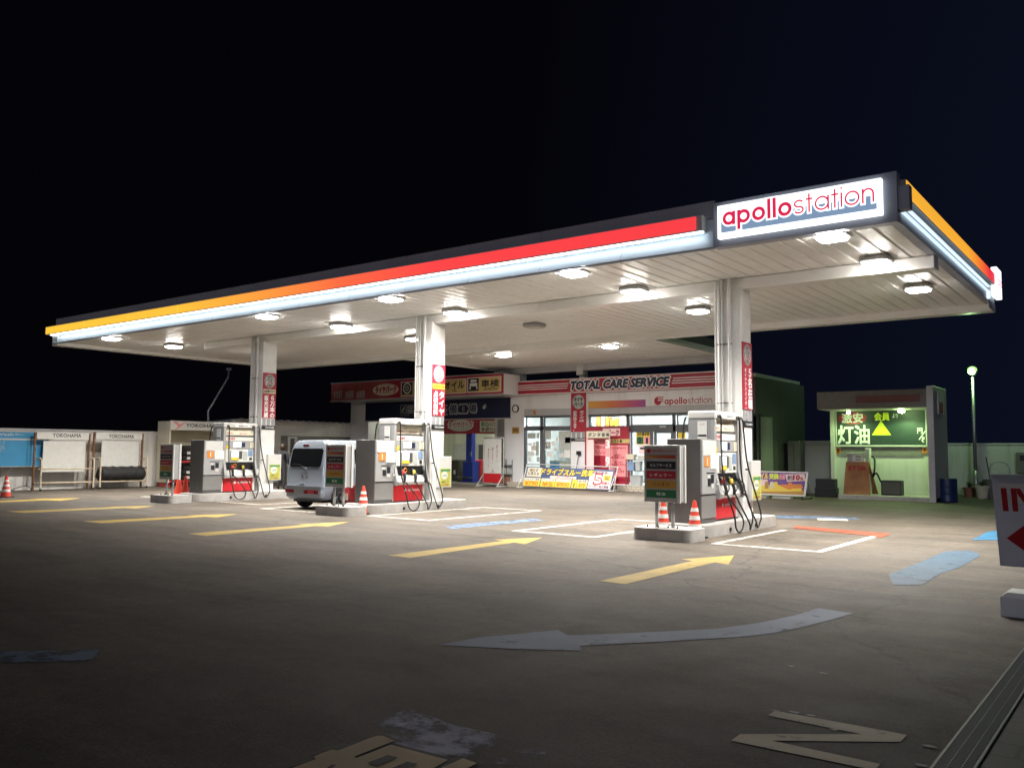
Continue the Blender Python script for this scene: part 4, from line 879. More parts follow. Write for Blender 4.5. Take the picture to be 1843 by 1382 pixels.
Bx(-20.3, -18.9, 29.4, 29.9, .21, 1.05, .01).build('body', 'cream', ctr); Bx(-20.3, -18.9, 29.38, 29.95, 1.055, 1.09, .01).build('top', 'white', ctr); Bx(-20.25, -19.8, 29.38, 29.395, .6, 1.0).build('front_panel', 'bluesign', ctr)
cab2 = thing('filing_cabinet', 'tall grey cabinet at the back of the shop office', 'cabinet', (-19.9, 31.9, .21))
Bx(-20.8, -19.0, 31.7, 32.2, .21, 2.3, .01).build('body', 'greypaper', cab2); mb = MB()
for x in (-20.2, -19.6): mb.box(x-.01, x+.01, 31.69, 31.699, .3, 2.25)
mb.build('door_gap', 'midgrey', cab2)
# gradient band, emblem, name on the shop wall
boxY(MB(), (1056, 722.5), (1162, 732), YB-.031, .012).build('colour_band', ramp_paint('shop_gradient', [(0, (.62, .36, .05)), (.45, (.60, .16, .05)), (.75, (.50, .08, .16)), (1, (.33, .06, .25))], 0, px_x(1056, YB)+16.5, px_x(1162, YB)+16.5), shop)
a, b = PY(1196, 725, YB-.031), PY(1282, 725, YB-.031); logo((('apollo', .27, 'textred'), ('station', .14, 'textred')), shop, ((a.x+b.x)/2, YB-.031, PY(1240, 726.5, YB).z), EX, EZ, w=b.x-a.x, lift=.004)
c = PY(1184, 721.5, YB-.036); mb = MB(); mb.face(ellipse(c, EX, EZ, .15, .155)); em = mb.build('emblem', 'textred', shop)
mb = MB()
for k in range(3): mb.box(c.x+.0, c.x+.23, YB-.05, YB-.038, c.z+.115-.075*k, c.z+.15-.075*k)
mb.build('emblem_plume', 'textred', em)
mb = MB()
for k in range(2): mb.box(c.x+.01, c.x+.16, YB-.054, YB-.040, c.z+.082-.075*k, c.z+.112-.075*k)
mb.build('emblem_line', 'bldwhite', em)
# side wall facing the kerosene stand
YW1 = 33.4; zt = PX(1358, 680, XS1).z
mb = MB(); mb.box(XS1-.0+.002, XS1+.22, YB-.03, YW1, 0, zt+.0, .01); mb.build('side_wall', 'wallgrey', shop)
mb = MB(); mb.box(XS1-.3, XS1+.26, YB-.06, YW1-.6, zt+.002, zt+.12, .01); mb.build('parapet', 'bldgrey', shop)
for p0, p1, m_ in (((1353, 745), (1362, 856), 'frame'), ((1366, 746), (1391, 850), 'dullglass')):
    a, b = PX(*p0, XS1+.23), PX(*p1, XS1+.23)
    f = Bx(XS1+.222, XS1+.26, a.y, b.y, .25, a.z).build('side_window', 'frame', shop)
    Bx(XS1+.261, XS1+.267, a.y+.06, b.y-.06, .32, a.z-.06).build('pane', 'lightgrey' if p0[0] > 1360 else 'vanglass', f)

# fascia sign over the shop
fs = thing('fascia_sign', 'long red fascia board reading TOTAL CARE SERVICE over the shop', 'sign', (-16, YB, 4))
FZ1, FZ0 = PY(935, 687, YB).z, PY(936.5, 711.8, YB).z; FX0, FX1 = px_x(935, YB, 700), XS1+.1
Bx(FX0, FX1, YB-.16, YB-.035, FZ0, FZ1, .005).build('board', 'signred', fs)
mb = MB(); mb.box(FX0, FX1, YB-.168, YB-.161, FZ1-.035, FZ1-.004); mb.box(FX0, FX1, YB-.168, YB-.161, FZ0+.004, FZ0+.04)
hF = FZ1-FZ0; xa, xb = px_x(1026, YB, 700), px_x(1214, YB, 700)
for k in range(3):
    z = FZ0+hF*(.34+.155*k); sl_ = .03*(k-1)
    mb.box(FX0, xa+sl_, YB-.168, YB-.161, z, z+.032); mb.box(xb+sl_, FX1, YB-.168, YB-.161, z, z+.032)
mb.build('white_stripe', 'textwhite', fs)
xc = (px_x(1031, YB, 700)+px_x(1207, YB, 700))/2; wt = px_x(1207, YB, 700)-px_x(1031, YB, 700)
text('TOTAL CARE SERVICE', 'textwhite', fs, (xc, YB-.16, FZ0+hF*.51), EX, EZ, w=wt*1.01, h=hF*.60, bold=.17, shear=.22, lift=.006)
text('TOTAL CARE SERVICE', 'textnavy', fs, (xc, YB-.16, FZ0+hF*.51), EX, EZ, w=wt, h=hF*.55, bold=.085, shear=.22, lift=.010)
# banner on the shop pillar, facing the forecourt
def front_banner(p0, p1, Y, lab, head, cols):
    a, b = PY(*p0, Y), PY(*p1, Y); xm = (a.x+b.x)/2; hw = (b.x-a.x)/2; zt, zb = a.z, b.z
    t = thing('column_banner', lab, 'banner', (xm, Y, zb), 'red tyre banners on the columns')
    Bx(a.x, b.x, Y-.012, Y, zb, zt).build('panel', 'signred', t); cz = zt-hw*1.05
    mb = MB(); mb.face(ellipse((xm, Y-.015, cz), EX, EZ, hw*.78, hw*.8)); mb.build('roundel', 'greypaper', t)
    for s_, dz in (('タイヤ', .28), ('パーク', -.28)): text(s_, 'textdark', t, (xm, Y-.012, cz+hw*dz), EX, EZ, w=hw*1.15, h=hw*.42, bold=.08, lift=.007)
    zc = cz-hw*1.0
    for i, (s_, wgt, f) in enumerate(cols):
        hgt = (zc-zb)*f; vtext(s_, 'textwhite', t, (xm+hw*(.45-.9*i), Y-.012, zc-hgt/2), EX, EZ, w=hw*wgt, h=hgt, bold=.04)
    mb = MB(); dx = (b.x-a.x)/3
    for k in range(3): mb.box(a.x+dx*(k+.15), a.x+dx*(k+.88), Y-.008, Y, zb-.24, zb-.02)
    mb.build('backing_blocks', 'grey', t)
    q = Bx(a.x, b.x, Y-.014, Y, zb-.36, zb-.24).build('name_plate', 'blackpanel', t); text('YOKOHAMA', 'textwhite', q, (xm+.08, Y-.014, zb-.30), EX, EZ, w=hw*1.35, h=.06, bold=.02)
front_banner((1028, 707), (1055, 777), YB-.07, 'red banner with white vertical writing on the shop pillar', None, (('タイヤは', .62, .52), ('空気圧守ります。', .5, .95)))
# red tyre poster wall and price stand
tb = thing('tyre_board', 'large red board with pink tyre advice sheets by the shop door', 'notice board', (-17.8, YB-.1, .2))
a, b = PY(1054, 769, YB-.1), PY(1133, 868, YB-.1)
Bx(a.x, b.x, YB-.15, YB-.1, .25, a.z, .005).build('board', 'signred', tb)
def onb(p0, p1, m_, nm, par=None, Y=YB-.151, t=.008): return boxY(MB(), p0, p1, Y, t).build(nm, m_, par or tb)
o_ = onb((1085, 771), (1116, 784), 'palepink', 'logo_panel'); textY('パーク', 'textred', o_, (1092, 774), (1114, 783), YB-.159, bold=.09); 
o_ = onb((1098, 790), (1133, 797.5), 'tan', 'heading'); textY('の５ヶ条', 'textdark', o_, (1100, 791), (1120, 796.5), YB-.159, bold=.06)
o_ = onb((1099, 801), (1130, 858), 'pink', 'advice_sheet')
for k, s_ in enumerate(('タイヤ専門店です', 'お手伝い\n精一杯致します', '安いだけ\nではありません', '丁寧な\n仕事をします')): textY(s_, 'textred', o_, (1100.5, 804.5+12.5*k), (1127 - 3*(k % 2), 808+12.5*k+(0 if k == 0 else 5)), YB-.159, bold=.05)
o_ = onb((1068, 789), (1098, 820), 'pink', 'advice_sheet')
for k, s_ in enumerate(('親切対応\n致しております', '安心して\nお任せ', 'ゆっくり\nどうぞ')): textY(s_, 'textred', o_, (1071, 791+10*k), (1092, 797+10*k), YB-.159, bold=.05)
ps = thing('price_stand', 'white ponta price stand with empty pink panels before the red board', 'sign stand', (-18.6, YB-.6, .0))
Yp = YB-.45
a, b = PY(1056, 776, Yp), PY(1098, 866, Yp)
mb = MB(); mb.box(a.x, a.x+.04, Yp-.02, Yp+.02, .2, a.z); mb.box(b.x-.04, b.x, Yp-.02, Yp+.02, .2, a.z); mb.box(a.x, b.x, Yp-.25, Yp+.2, .2, .24, .01); mb.build('frame', 'palepink', ps)
hdp = boxY(MB(), (1056, 776), (1098, 788), Yp-.02, .03, .005).build('header', 'cream', ps)
for i, ch in enumerate('ポンタ価格'): textY(ch, 'textdark', hdp, (1059+8*i, 779), (1064.5+8*i, 785.5), Yp-.05, bold=.05)
boxY(MB(), (1058, 791), (1069, 850), Yp-.0, .02).build('side_panel', 'palepink', ps)
dg = boxY(MB(), (1090, 791), (1097, 840), Yp-.0, .02).build('digit_panel', 'pink', ps)
textY('3', 'textwhite', dg, (1090.5, 792), (1097, 806), Yp-.02, bold=.05); textY('9', 'textwhite', dg, (1090.5, 822), (1097, 838), Yp-.02, bold=.05)

# workshop -----------------------------------------------------------
ws = thing('workshop_building', 'open vehicle workshop bay left of the shop', 'building', (-26, 30, 0))
WX0, WX1 = px_x(630, YB), XS0-.002
Bx(WX0, px_x(662, YB), YB-.0, YB+.6, 0, 3.72, .01).build('pillar', 'bldwhite', ws)
mb = MB(); mb.box(WX0, WX1, YB+.02, YB+.3, 2.80, 3.72); mb.build('lintel', 'bldwhite', ws)
mb = MB(); mb.box(WX0, WX1-.0, 35.8, 36, 0, 3.7); mb.box(WX0, WX0+.2, YB+.61, 35.8, 0, 3.7); mb.box(WX1-.2, WX1, YB+.52, 35.8, 0, 3.7); mb.build('interior_wall', 'greenwall', ws)
Bx(WX0, WX1, YB+.31, 36.0, 3.5, 3.8).build('roof', 'darkconcrete', ws)
a, b = PY(896, 757, YB+.5), PY(925, 870, YB+.5)
mb = MB()
z = 0.02
while z < 2.86: mb.face([(a.x, YB+.5, z), (WX1-.21, YB+.5, z), (WX1-.21, YB+.47, z+.035), (a.x, YB+.47, z+.035)]); mb.face([(a.x, YB+.47, z+.035), (WX1-.21, YB+.47, z+.035), (WX1-.21, YB+.5, z+.07), (a.x, YB+.5, z+.07)]); z += .07
mb.build('shutter', 'shutter', ws)
mb = MB(); mb.box(a.x-.1, a.x, YB+.42, YB+.56, 0, 2.8); mb.build('shutter_rail', 'bldgrey', ws)
for x in (-28.6, -26.0, -23.4): Bx(x-.7, x+.7, 31.4, 31.55, 3.30, 3.36).build('ceiling_tube', 'tubework', ws)
o_ = boxY(MB(), (862, 800), (872, 866), 35.79, .03).build('back_door', 'darkgrey', ws)
o_ = boxY(MB(), (815, 798), (862, 860), 35.79, .02).build('back_panel', 'greypaper', ws)
hb = thing('hanging_board', 'red and green tyre advertising board hanging inside the workshop', 'sign', (-25, 30.6, 2))
Yh = 30.6
boxY(MB(), (770, 755), (897, 780), Yh, .04).build('board', 'signred', hb)
mb = MB(); c = PY(829, 766, Yh-.045); mb.face(ellipse(c, EX, EZ, .78, .27)); mb.build('oval', 'greenwall', hb)
textY('タイヤパーク', 'textwhite', hb, (806, 758.5), (852, 769.5), Yh-.04, bold=.12, lift=.009); textY('タイヤパーク', 'textred', hb, (807, 759), (851, 769), Yh-.04, bold=.05, lift=.012)
q = boxY(MB(), (864, 757.5), (896, 777), Yh-.04, .01).build('photo_panel', 'cream', hb)
textY('安心', 'textgreen', q, (866, 759), (880, 767), Yh-.05, bold=.06); textY('サポート', 'textdark', q, (866, 769), (894, 776), Yh-.05, bold=.06); textY('セレクト', 'textred', q, (881, 760), (895, 767), Yh-.05, bold=.03)
mb = MB(); 
for px in (800, 880): 
    p = PY(px, 757, Yh-.02); mb.cyl((p.x, Yh-.02, p.z-.02), (p.x, Yh-.02, 3.49), .012, n=6)
mb.build('hanger', 'steel', hb)
lf = thing('vehicle_lift', 'blue two post vehicle lift column in the workshop', 'vehicle lift', (px_x(845, 31), 31, 0))
lx = px_x(846, 31.0); Bx(lx-.17, lx+.17, 30.9, 31.2, .02, 2.78, .015).build('column', 'liftblue', lf); Bx(lx-.48, lx+.42, 30.7, 31.4, 0, .04, .005).build('base', 'liftblue', lf)
Bx(lx-.26, lx+.34, 30.78, 31.25, .04, .95, .02).build('carriage', 'liftblue', lf); Bx(lx-.6, lx+.3, 30.66, 30.77, .16, .24, .01).build('arm', 'darkgrey', lf)
mb = MB(); mb.tube(spline([(lx+.2, 30.85, 2.4), (lx+.3, 30.8, 1.9), (lx+.24, 30.76, 1.3), (lx+.3, 30.77, .8)], 5), .015, 6); mb.build('hydraulic_hose', 'black', lf)
mb = MB(); mb.box(lx+.19, lx+.30, 30.76, 30.779, 1.2, 1.4, .01); mb.build('control_box', 'lightgrey', lf)
def bin_(px, py, Y, w_, d_, h_, m_, lab, nm, cat):
    x = px_x(px, Y, py); t = thing(nm, lab, cat, (x, Y, 0))
    MB().loft([rrect(x-w_*.44, x+w_*.44, Y-d_*.44, Y+d_*.44, .06, 0), rrect(x-w_*.5, x+w_*.5, Y-d_*.5, Y+d_*.5, .08, h_)]).build('body', m_, t, smooth='auto')
    MB().loft([rrect(x-w_*.52, x+w_*.52, Y-d_*.52, Y+d_*.52, .08, h_+.002), rrect(x-w_*.52, x+w_*.52, Y-d_*.52, Y+d_*.52, .08, h_+.05), rrect(x-w_*.40, x+w_*.40, Y-d_*.40, Y+d_*.40, .06, h_+.09)]).build('lid', m_, t, smooth='auto')
    Bx(x+w_*.12, x+w_*.24, Y-d_*.5-.012, Y-d_*.46, h_*.35, h_*.55).build('label', 'paper', t)
bin_(821, 860, 31.6, .8, .6, .95, 'binolive', 'dark olive bin left of the blue lift', 'waste_bin', 'bin')
bin_(863, 860, 31.6, .5, .5, .95, 'red', 'dark red bin right of the blue lift', 'waste_bin', 'bin')
sb = thing('parts_shelf', 'small shelf with cardboard boxes by the workshop shutter', 'shelf', (px_x(912, 28.2), 28.2, 0))
x = px_x(912, 28.2); mb = MB()
for dx in (-.19, .17): mb.box(x+dx, x+dx+.02, 27.95, 27.97, 0, 1.1); mb.box(x+dx, x+dx+.02, 28.33, 28.35, 0, 1.1)
for z in (.1, .48, .86): mb.box(x-.19, x+.19, 27.95, 28.35, z, z+.02)
mb.build('frame', 'darkgrey', sb)
for z, h_ in ((.12, .28), (.5, .26)): Bx(x-.14, x+.13, 28.0, 28.3, z+.001, z+h_, .01).build('carton', 'terracotta' if z < .2 else 'greypaper', sb)
wf = thing('fascia_sign', 'faded red tyre shop fascia over the workshop bay', 'sign', (-26, 27.3, 4.1))
YFw = 27.27; WZ1, WZ0 = PY(596, 690, YFw).z, PY(596, 723, YFw).z; WFX0, WFX1 = PY(596, 700, YFw).x, PY(906.5, 690, YFw).x
Bx(WFX0, WFX1, YFw+.02, YB-.04, WZ0+.02, WZ1-.02, .01).build('box', 'bldwhite', wf)
Bx(WFX0+.01, WFX1-.01, YFw-.0, YFw+.018, WZ0+.05, WZ1-.03).build('panel', 'fadedred', wf)
xr0 = PY(700, 700, YFw).x
Bx(xr0, WFX1-.012, YFw-.006, YFw-.001, WZ0+.052, WZ1-.032).build('fresh_panel', 'signred', wf)
mb = MB(); mb.box(WFX0-.02, WFX1+.01, YFw-.03, YFw+.019, WZ0-.02, WZ0+.03); mb.box(WFX0-.02, WFX1+.01, YFw-.02, YFw+.019, WZ1-.028, WZ1+.01); mb.build('edge_trim', 'lightgrey', wf)
mb = MB()
for gx in (601, 622, 642):                                    # bleached ghost of a former word
    for k in range(5):
        p0 = PY(gx+3.1*k, 705-.6*k, YFw); p1 = PY(gx+3.1*k+1.5, 717-.2*k, YFw); mb.box(p0.x, p1.x, YFw-.003, YFw-.0005, p1.z, p0.z)
mb.build('ghost_lettering', 'greypaper', wf)
def wfb(p0, p1, m_, nm, par=None, lift=.006, t=.008): return boxY(MB(), p0, p1, YFw-lift, t).build(nm, m_, par or wf)
p0, p1 = PY(672, 692, YFw), PY(717, 711, YFw)
o_ = MB().prism([Vector((v.x, YFw-.014, v.z)) for v in ellipse(((p0.x+p1.x)/2, YFw, (p0.z+p1.z)/2), EX, EZ, (p1.x-p0.x)/2*1.02, (p0.z-p1.z)/2*1.0)], (0, .007, 0)).build('logo_plate', 'cream', wf)
textY('タイヤパーク', 'textred', o_, (676, 696), (713, 706.5), YFw-.014, bold=.10)
for p0, p1, s_, icon in (((722, 687.5), (792, 711), 'タイヤ', 'tyre'), ((795, 683.5), (839, 707.5), 'オイル', None), ((841.5, 680), (902, 704.5), '車検', 'car')):
    o_ = wfb(p0, p1, 'textwhite', 'plate'); pl_ = wfb((p0[0]+1, p0[1]+1), (p1[0]-1, p1[1]-1), 'tan', 'plate_face', o_, .014, .004)
    tx0 = p0[0]+ (22 if icon else 3)
    textY(s_, 'textdark', o_, (tx0+3, p0[1]+4), (p1[0]-4, p1[1]-(9 if s_ != 'タイヤ' else 7)), YFw-.018, bold=.05)
    textY({'タイヤ': 'TIRE', 'オイル': 'OIL', '車検': 'CAR INSPECTION'}[s_], 'textdark', o_, ((tx0+p1[0])/2-(4 if s_ != '車検' else 12), p1[1]-6.5), ((tx0+p1[0])/2+(4 if s_ != '車検' else 12), p1[1]-3), YFw-.018, bold=.04)
    if icon:
        ic = wfb((p0[0]+1.5, p0[1]+1.5), (p0[0]+20, p1[1]-1.5), 'blackpanel', 'icon', o_, .0185, .003); c = PY(p0[0]+10.7, (p0[1]+p1[1])/2-.5, YFw-.024)
        if icon == 'tyre':
            for r_, m_, k in ((.25, 'textwhite', 0), (.19, 'blackpanel', .002), (.12, 'greypaper', .004), (.05, 'blackpanel', .006)):
                mb = MB(); mb.face([v-EY*k for v in ellipse(c, EX, EZ, r_, r_)]); mb.build('tyre_ring', m_, ic)
        else:
            mb = MB()
            for (dx0, dx1, dz0, dz1) in ((-.16, .16, .10, .19), (-.2, .2, -.08, .06), (-.22, -.15, -.2, -.09), (.15, .22, -.2, -.09)): mb.box(c.x+dx0, c.x+dx1, c.y-.003, c.y, c.z+dz0, c.z+dz1)
            mb.build('car_mark', 'textwhite', ic)
bbd = thing('blue_board', 'dark blue workshop board with outlined white characters', 'sign', (-26, YB, 3.2))
BX0, BX1 = px_x(659, YB, 740), px_x(919.5, YB, 733); BZ1, BZ0 = PY(660, 725.5, YB).z, PY(660, 757, YB).z
Bx(BX0, BX1, YB-.05, YB-.006, BZ0, BZ1, .005).build('board', 'navy', bbd); Bx(BX0-.02, BX1+.02, YB-.06, YB-.0, BZ0-.05, BZ0-.002).build('edge_trim', 'lightgrey', bbd)
for ch, x0, x1, y0, y1 in (('整', 782, 804, 728.5, 745.5), ('備', 809, 823, 728, 744.5), ('工', 827, 841, 728.5, 743), ('場', 843, 858, 727.5, 742.5)):
    textY(ch, 'greypaper', bbd, (x0-.8, y0-.8), (x1+.8, y1+.8), YB-.05, bold=.075, lift=.005); textY(ch, 'navy', bbd, (x0+.6, y0+.6), (x1-.6, y1-.6), YB-.05, bold=.035, lift=.008)
o_ = boxY(MB(), (721, 729), (731.5, 743), YB-.05, .004).build('wrench_plate', 'greypaper', bbd); boxY(MB(), (722, 730), (730.5, 742), YB-.054, .003).build('wrench_ground', 'navy', o_)
p, q = PY(724, 740, YB-.06), PY(728.5, 733, YB-.06); MB().tube([p, q], .045, 6).build('wrench_mark', 'greypaper', o_)
textY('認証', 'greypaper', bbd, (733, 729), (757, 735), YB-.05, bold=.03); textY('整備工場', 'greypaper', bbd, (733, 736.5), (776, 743), YB-.05, bold=.03); textY('No.6723', 'greypaper', bbd, (721, 745.5), (736, 748), YB-.05)
ck = PY(928.5, 735.5, YB-.03); bc = thing('beacon', 'small orange warning lamp on the shop wall by the window', 'lamp', PY(962, 742, YB-.03)); q = PY(962, 742, YB-.06); MB().lathe([(.035, -.10), (.04, -.09), (.04, .05), (.025, .09), (.005, .10)], q, 12).build('lens', 'orange', bc, smooth=True)
sc_ = thing('security_camera', 'small grey camera fixed on the dark blue workshop board', 'camera', PY(872, 733, YB-.06)); q = PY(872, 734, YB-.1); Bx(q.x-.05, q.x+.05, YB-.06, YB-.051, q.z, q.z+.16).build('bracket', 'lightgrey', sc_); MB().tube([(q.x-.06, YB-.08, q.z+.06), (q.x+.10, YB-.26, q.z-.02)], .05, 10).build('body', 'lightgrey', sc_, smooth='auto')
cl = thing('wall_clock', 'round black rimmed wall clock on the pillar by the workshop', 'clock', ck)
mb = MB(); mb.lathe([(.12, 0), (.165, 0), (.165, -.05), (.13, -.055), (.12, -.03)], ck, 24, 1); mb.build('rim', 'black', cl, smooth='auto')
mb = MB(); mb.lathe([(.122, -.031), (.122, -.036)], ck, 24, 1); mb.build('dial', 'textwhite', cl)
o_ = thing('notice_plate', 'small yellow plate on the pillar under the clock', 'sign', PY(928, 775, YB-.03)); q = boxY(MB(), (922, 769), (934.5, 780), YB-.025, .012).build('plate', 'ochre', o_); textY('禁煙', 'textdark', q, (924, 772), (932, 776), YB-.037, bold=.03)
fl = thing('floodlight', 'white box floodlight on the post above the shop fascia', 'floodlight', PY(1047, 670, 28.6)); p = PY(1040, 657, 28.55); q = PY(1052, 675, 28.55)
Bx(p.x, q.x, 28.42, 28.7, q.z, p.z, .02).build('housing', 'white', fl); MB().tube([(q.x-.1, 28.6, p.z-.01), (q.x-.05, 28.7, p.z+.18)], .025, 6).build('bracket', 'darkgrey', fl)

# garage at the left rear ---------------------------------------------
ga = thing('garage', 'low grey garage with steel shutter and corrugated eave behind the van', 'garage', (-33, 24, 0))
GX = -31.3; ya, yb_ = PX(497, 800, GX).y-2.2, YB+.3; zt = PX(560, 760, GX).z
s0, s1 = PX(505, 800, GX).y, PX(637, 800, GX).y; zs = PX(560, 785, GX).z
mb = MB(); mb.box(GX-.2, GX, ya, s0, 0, zt-.02); mb.box(GX-.2, GX, s1, yb_, 0, zt-.02); mb.box(GX-.2, GX, s0, s1, zs, zt-.02); mb.build('wall', 'wall', ga)
mb = MB(); z = .02
while z < zs: mb.face([(GX-.1, s0, z), (GX-.1, s1, z), (GX-.07, s1, z+.05), (GX-.07, s0, z+.05)]); mb.face([(GX-.07, s0, z+.05), (GX-.07, s1, z+.05), (GX-.1, s1, z+.1), (GX-.1, s0, z+.1)]); z += .1
mb.build('shutter', 'shutter', ga)
mb = MB(); y = ya; pr = []
while y < yb_: pr.append((y, .09 if len(pr) % 2 else 0)); y += .2
for (y0, d0), (y1, d1) in zip(pr, pr[1:]): mb.face([(GX+.35, y0, zt-.04+d0), (GX+.35, y1, zt-.04+d1), (GX-4, y1, zt-.2+d1), (GX-4, y0, zt-.2+d0)])
mb.build('roof', 'bldwhite', ga)
mb = MB(); mb.box(GX+.01, GX+.05, PX(517, 800, GX).y, PX(521, 800, GX).y, 0, 1.95); mb.box(GX+.01, GX+.05, PX(530, 800, GX).y, PX(534, 800, GX).y, 0, 1.95); mb.box(GX+.01, GX+.05, PX(517, 800, GX).y, PX(534, 800, GX).y, 1.951, 2.02); mb.build('door_frame', 'bldwhite', ga)

# ================================================================== FORECOURT FURNITURE BY THE SHOP
# wide car wash banner on a white stand
wb = thing('banner_stand', 'wide white framed banner with yellow car wash prices before the shop', 'banner stand', (PY(1020, 880, 27.7).x, 27.75, 0), 'advertising banners on stands')
Yw = 27.45
def slab(name, m_, par, c4_, ny=-.012):                       # tilted plate through four corners (tl, tr, br, bl)
    return MB().prism(c4_, (0, ny, 0)).build(name, m_, par)
TL, TR, BR, BL = PY(949, 839.5, Yw+.25), PY(1107, 845.5, Yw+.25), PY(1099, 882, Yw), PY(941, 874.5, Yw)
n_w = (TR-TL).cross(BL-TL).normalized(); n_w = n_w if n_w.y < 0 else -n_w
def wpt(u, v): return TL*(1-u)*(1-v)+TR*u*(1-v)+BR*u*v+BL*(1-u)*v
def wplate(u0, u1, v0, v1, lift, m_, name, par):
    return MB().prism([wpt(u0, v0)+n_w*lift, wpt(u1, v0)+n_w*lift, wpt(u1, v1)+n_w*lift, wpt(u0, v1)+n_w*lift], n_w*.003).build(name, m_, par)
sheet = wplate(0, 1, 0, 1, 0, 'navypanel', 'sheet', wb)
rw = (TR-TL).normalized(); uw = n_w.cross(rw)
def wtext(s_, m_, par, u0, u1, v0, v1, lift, **k):
    c = wpt((u0+u1)/2, (v0+v1)/2); return text(s_, m_, par, c, rw, uw, w=(TR-TL).length*(u1-u0), h=(TL-BL).length*(v1-v0), lift=lift, **k)
p_ = wplate(.015, .19, .04, .50, .004, 'cream', 'bubble', sheet); wtext('待たず\nに洗える', 'textdark', p_, .03, .16, .10, .42, .009, bold=.04)
wtext('ドライブスルー洗車', 'textdark', sheet, .185, .785, .04, .40, .006, bold=.09, shear=.15); wtext('ドライブスルー洗車', 'yellow', sheet, .19, .78, .06, .38, .009, bold=.06, shear=.15)
p_ = wplate(.30, .60, .42, .54, .004, 'palepink', 'ribbon', sheet); wtext('キレイに洗える', 'textred', p_, .38, .57, .44, .52, .009, bold=.03)
for u0, u1, s1, s2, big in ((0, .195, 'シャンプー洗車', '¥790', 'orange'), (.205, .37, 'ワックス', '¥5', 'orange'), (.375, .555, 'コーティング', '¥900', 'orange'), (.565, .62, None, '0', 'textdark'), (.625, .735, '撥水洗車', '¥70', 'orange')):
    p_ = wplate(u0, u1, .56, .98, .004, 'yellow', 'price_card', sheet)
    if s1:
        q = wplate(u0+.005, u1-.005, .57, .70, .008, 'paper', 'card_head', p_); wtext(s1, 'textdark', q, u0+.015, u1-.015, .59, .685, .013, bold=.03)
    wtext(s2, big, p_, u0+.02, u1-.02, .735, .95, .010, bold=.06)
p_ = wplate(.745, .985, .10, .96, .004, 'palepink', 'star_panel', sheet)
wtext('5', 'textred', p_, .80, .885, .26, .74, .009, bold=.09); wtext('5', 'paper', p_, .806, .879, .29, .71, .012, bold=.015); wtext('洗車回数券', 'textnavy', p_, .76, .93, .13, .23, .009, bold=.05); wtext('クーポン 毎月開催', 'textnavy', p_, .76, .97, .80, .93, .009, bold=.05)
q = wplate(.90, .975, .28, .56, .008, 'yellow', 'badge', p_); wtext('今なら\n限定', 'textdark', q, .908, .967, .32, .52, .013, bold=.04); wtext('枚綴り', 'textred', p_, .89, .97, .62, .74, .009, bold=.05)
mb = MB(); r_ = .022; up_ = Vector((0, .06, .10))
mb.tube([TL-rw*.06+up_, TR+rw*.08+up_], r_, 8)
for P, Q in ((TL-rw*.05+up_, BL-rw*.05), (TR+rw*.08+up_, BR+rw*.1)): mb.tube([P, Vector((Q.x, Q.y+.02, .03))], r_, 8)
for Q in (BL-rw*.05, BR+rw*.12): mb.tube([Vector((Q.x, Q.y-.35, .025)), Vector((Q.x, Q.y+.6, .025))], r_, 8); mb.tube([Vector((Q.x, Q.y-.3, .03)), Vector((Q.x, Q.y+.10, .55))], r_*.8, 8)
mb.tube([Vector((BL.x, BL.y+.05, .04)), Vector((BR.x, BR.y+.05, .04))], r_, 8)
mb.build('frame', 'white', wb, smooth=True)

# tall white banner stand
tb_ = thing('banner_stand', 'tall white vertical banner with a red foot by the workshop pillar', 'banner stand', (px_x(882, 28.0), 27.75, 0), 'advertising banners on stands')
Yt = 27.75; p, q = PY(872, 790, Yt), PY(902, 868, Yt)
bn = Bx(p.x, q.x, Yt-.01, Yt, .16, p.z).build('sheet', 'paper', tb_)
Bx(p.x+.001, q.x-.001, Yt-.016, Yt-.011, .161, .16+(p.z-.16)*.21).build('red_foot', 'redpanel', bn)
xm, H_ = (p.x+q.x)/2, p.z-.16
for i, s_ in enumerate(('貯まる！', '使える！', '楽天ポイント')): vtext(s_, 'textred', bn, (xm+(q.x-p.x)*(.26-.25*i), Yt-.01, p.z-H_*(.33+.05*i)), EX, EZ, w=.075, h=H_*(.38+.05*(i == 2)), bold=.02)
text('R', 'textred', bn, (xm+.03, Yt-.01, .16+H_*.275), EX, EZ, w=.07, h=.09, bold=.02); text('POINT', 'textdark', bn, (xm+.03, Yt-.01, .16+H_*.235), EX, EZ, w=.17, h=.03, bold=.02)
mb = MB(); r_ = .02
for x in (p.x-.07, q.x+.09):
    mb.tube([(x, Yt+.03, .03), (x, Yt+.03, p.z+.06)], r_, 8); mb.tube([(x, Yt-.45, .025), (x, Yt+.45, .025)], r_, 8); mb.tube([(x, Yt-.40, .03), (x, Yt+.02, .48)], r_*.85, 8)
mb.tube([(p.x-.07, Yt+.03, p.z+.05), (q.x+.09, Yt+.03, p.z+.05)], r_, 8); mb.tube([(p.x-.07, Yt+.03, .10), (q.x+.09, Yt+.03, .10)], r_, 8)
mb.build('frame', 'white', tb_, smooth=True)
br = thing('broom', 'black broom leaning on the shop pillar', 'broom', (px_x(1036, 28.2), 28.2, .2))
MB().tube([(px_x(1036, 28.2), 28.1, .22), (px_x(1039, 28.2), 28.3, 1.35)], .014, 6).build('handle', 'black', br); x = px_x(1040, 28.2); Bx(x-.10, x+.08, 28.22, 28.33, 1.33, 1.47, .02).build('head', 'black', br)

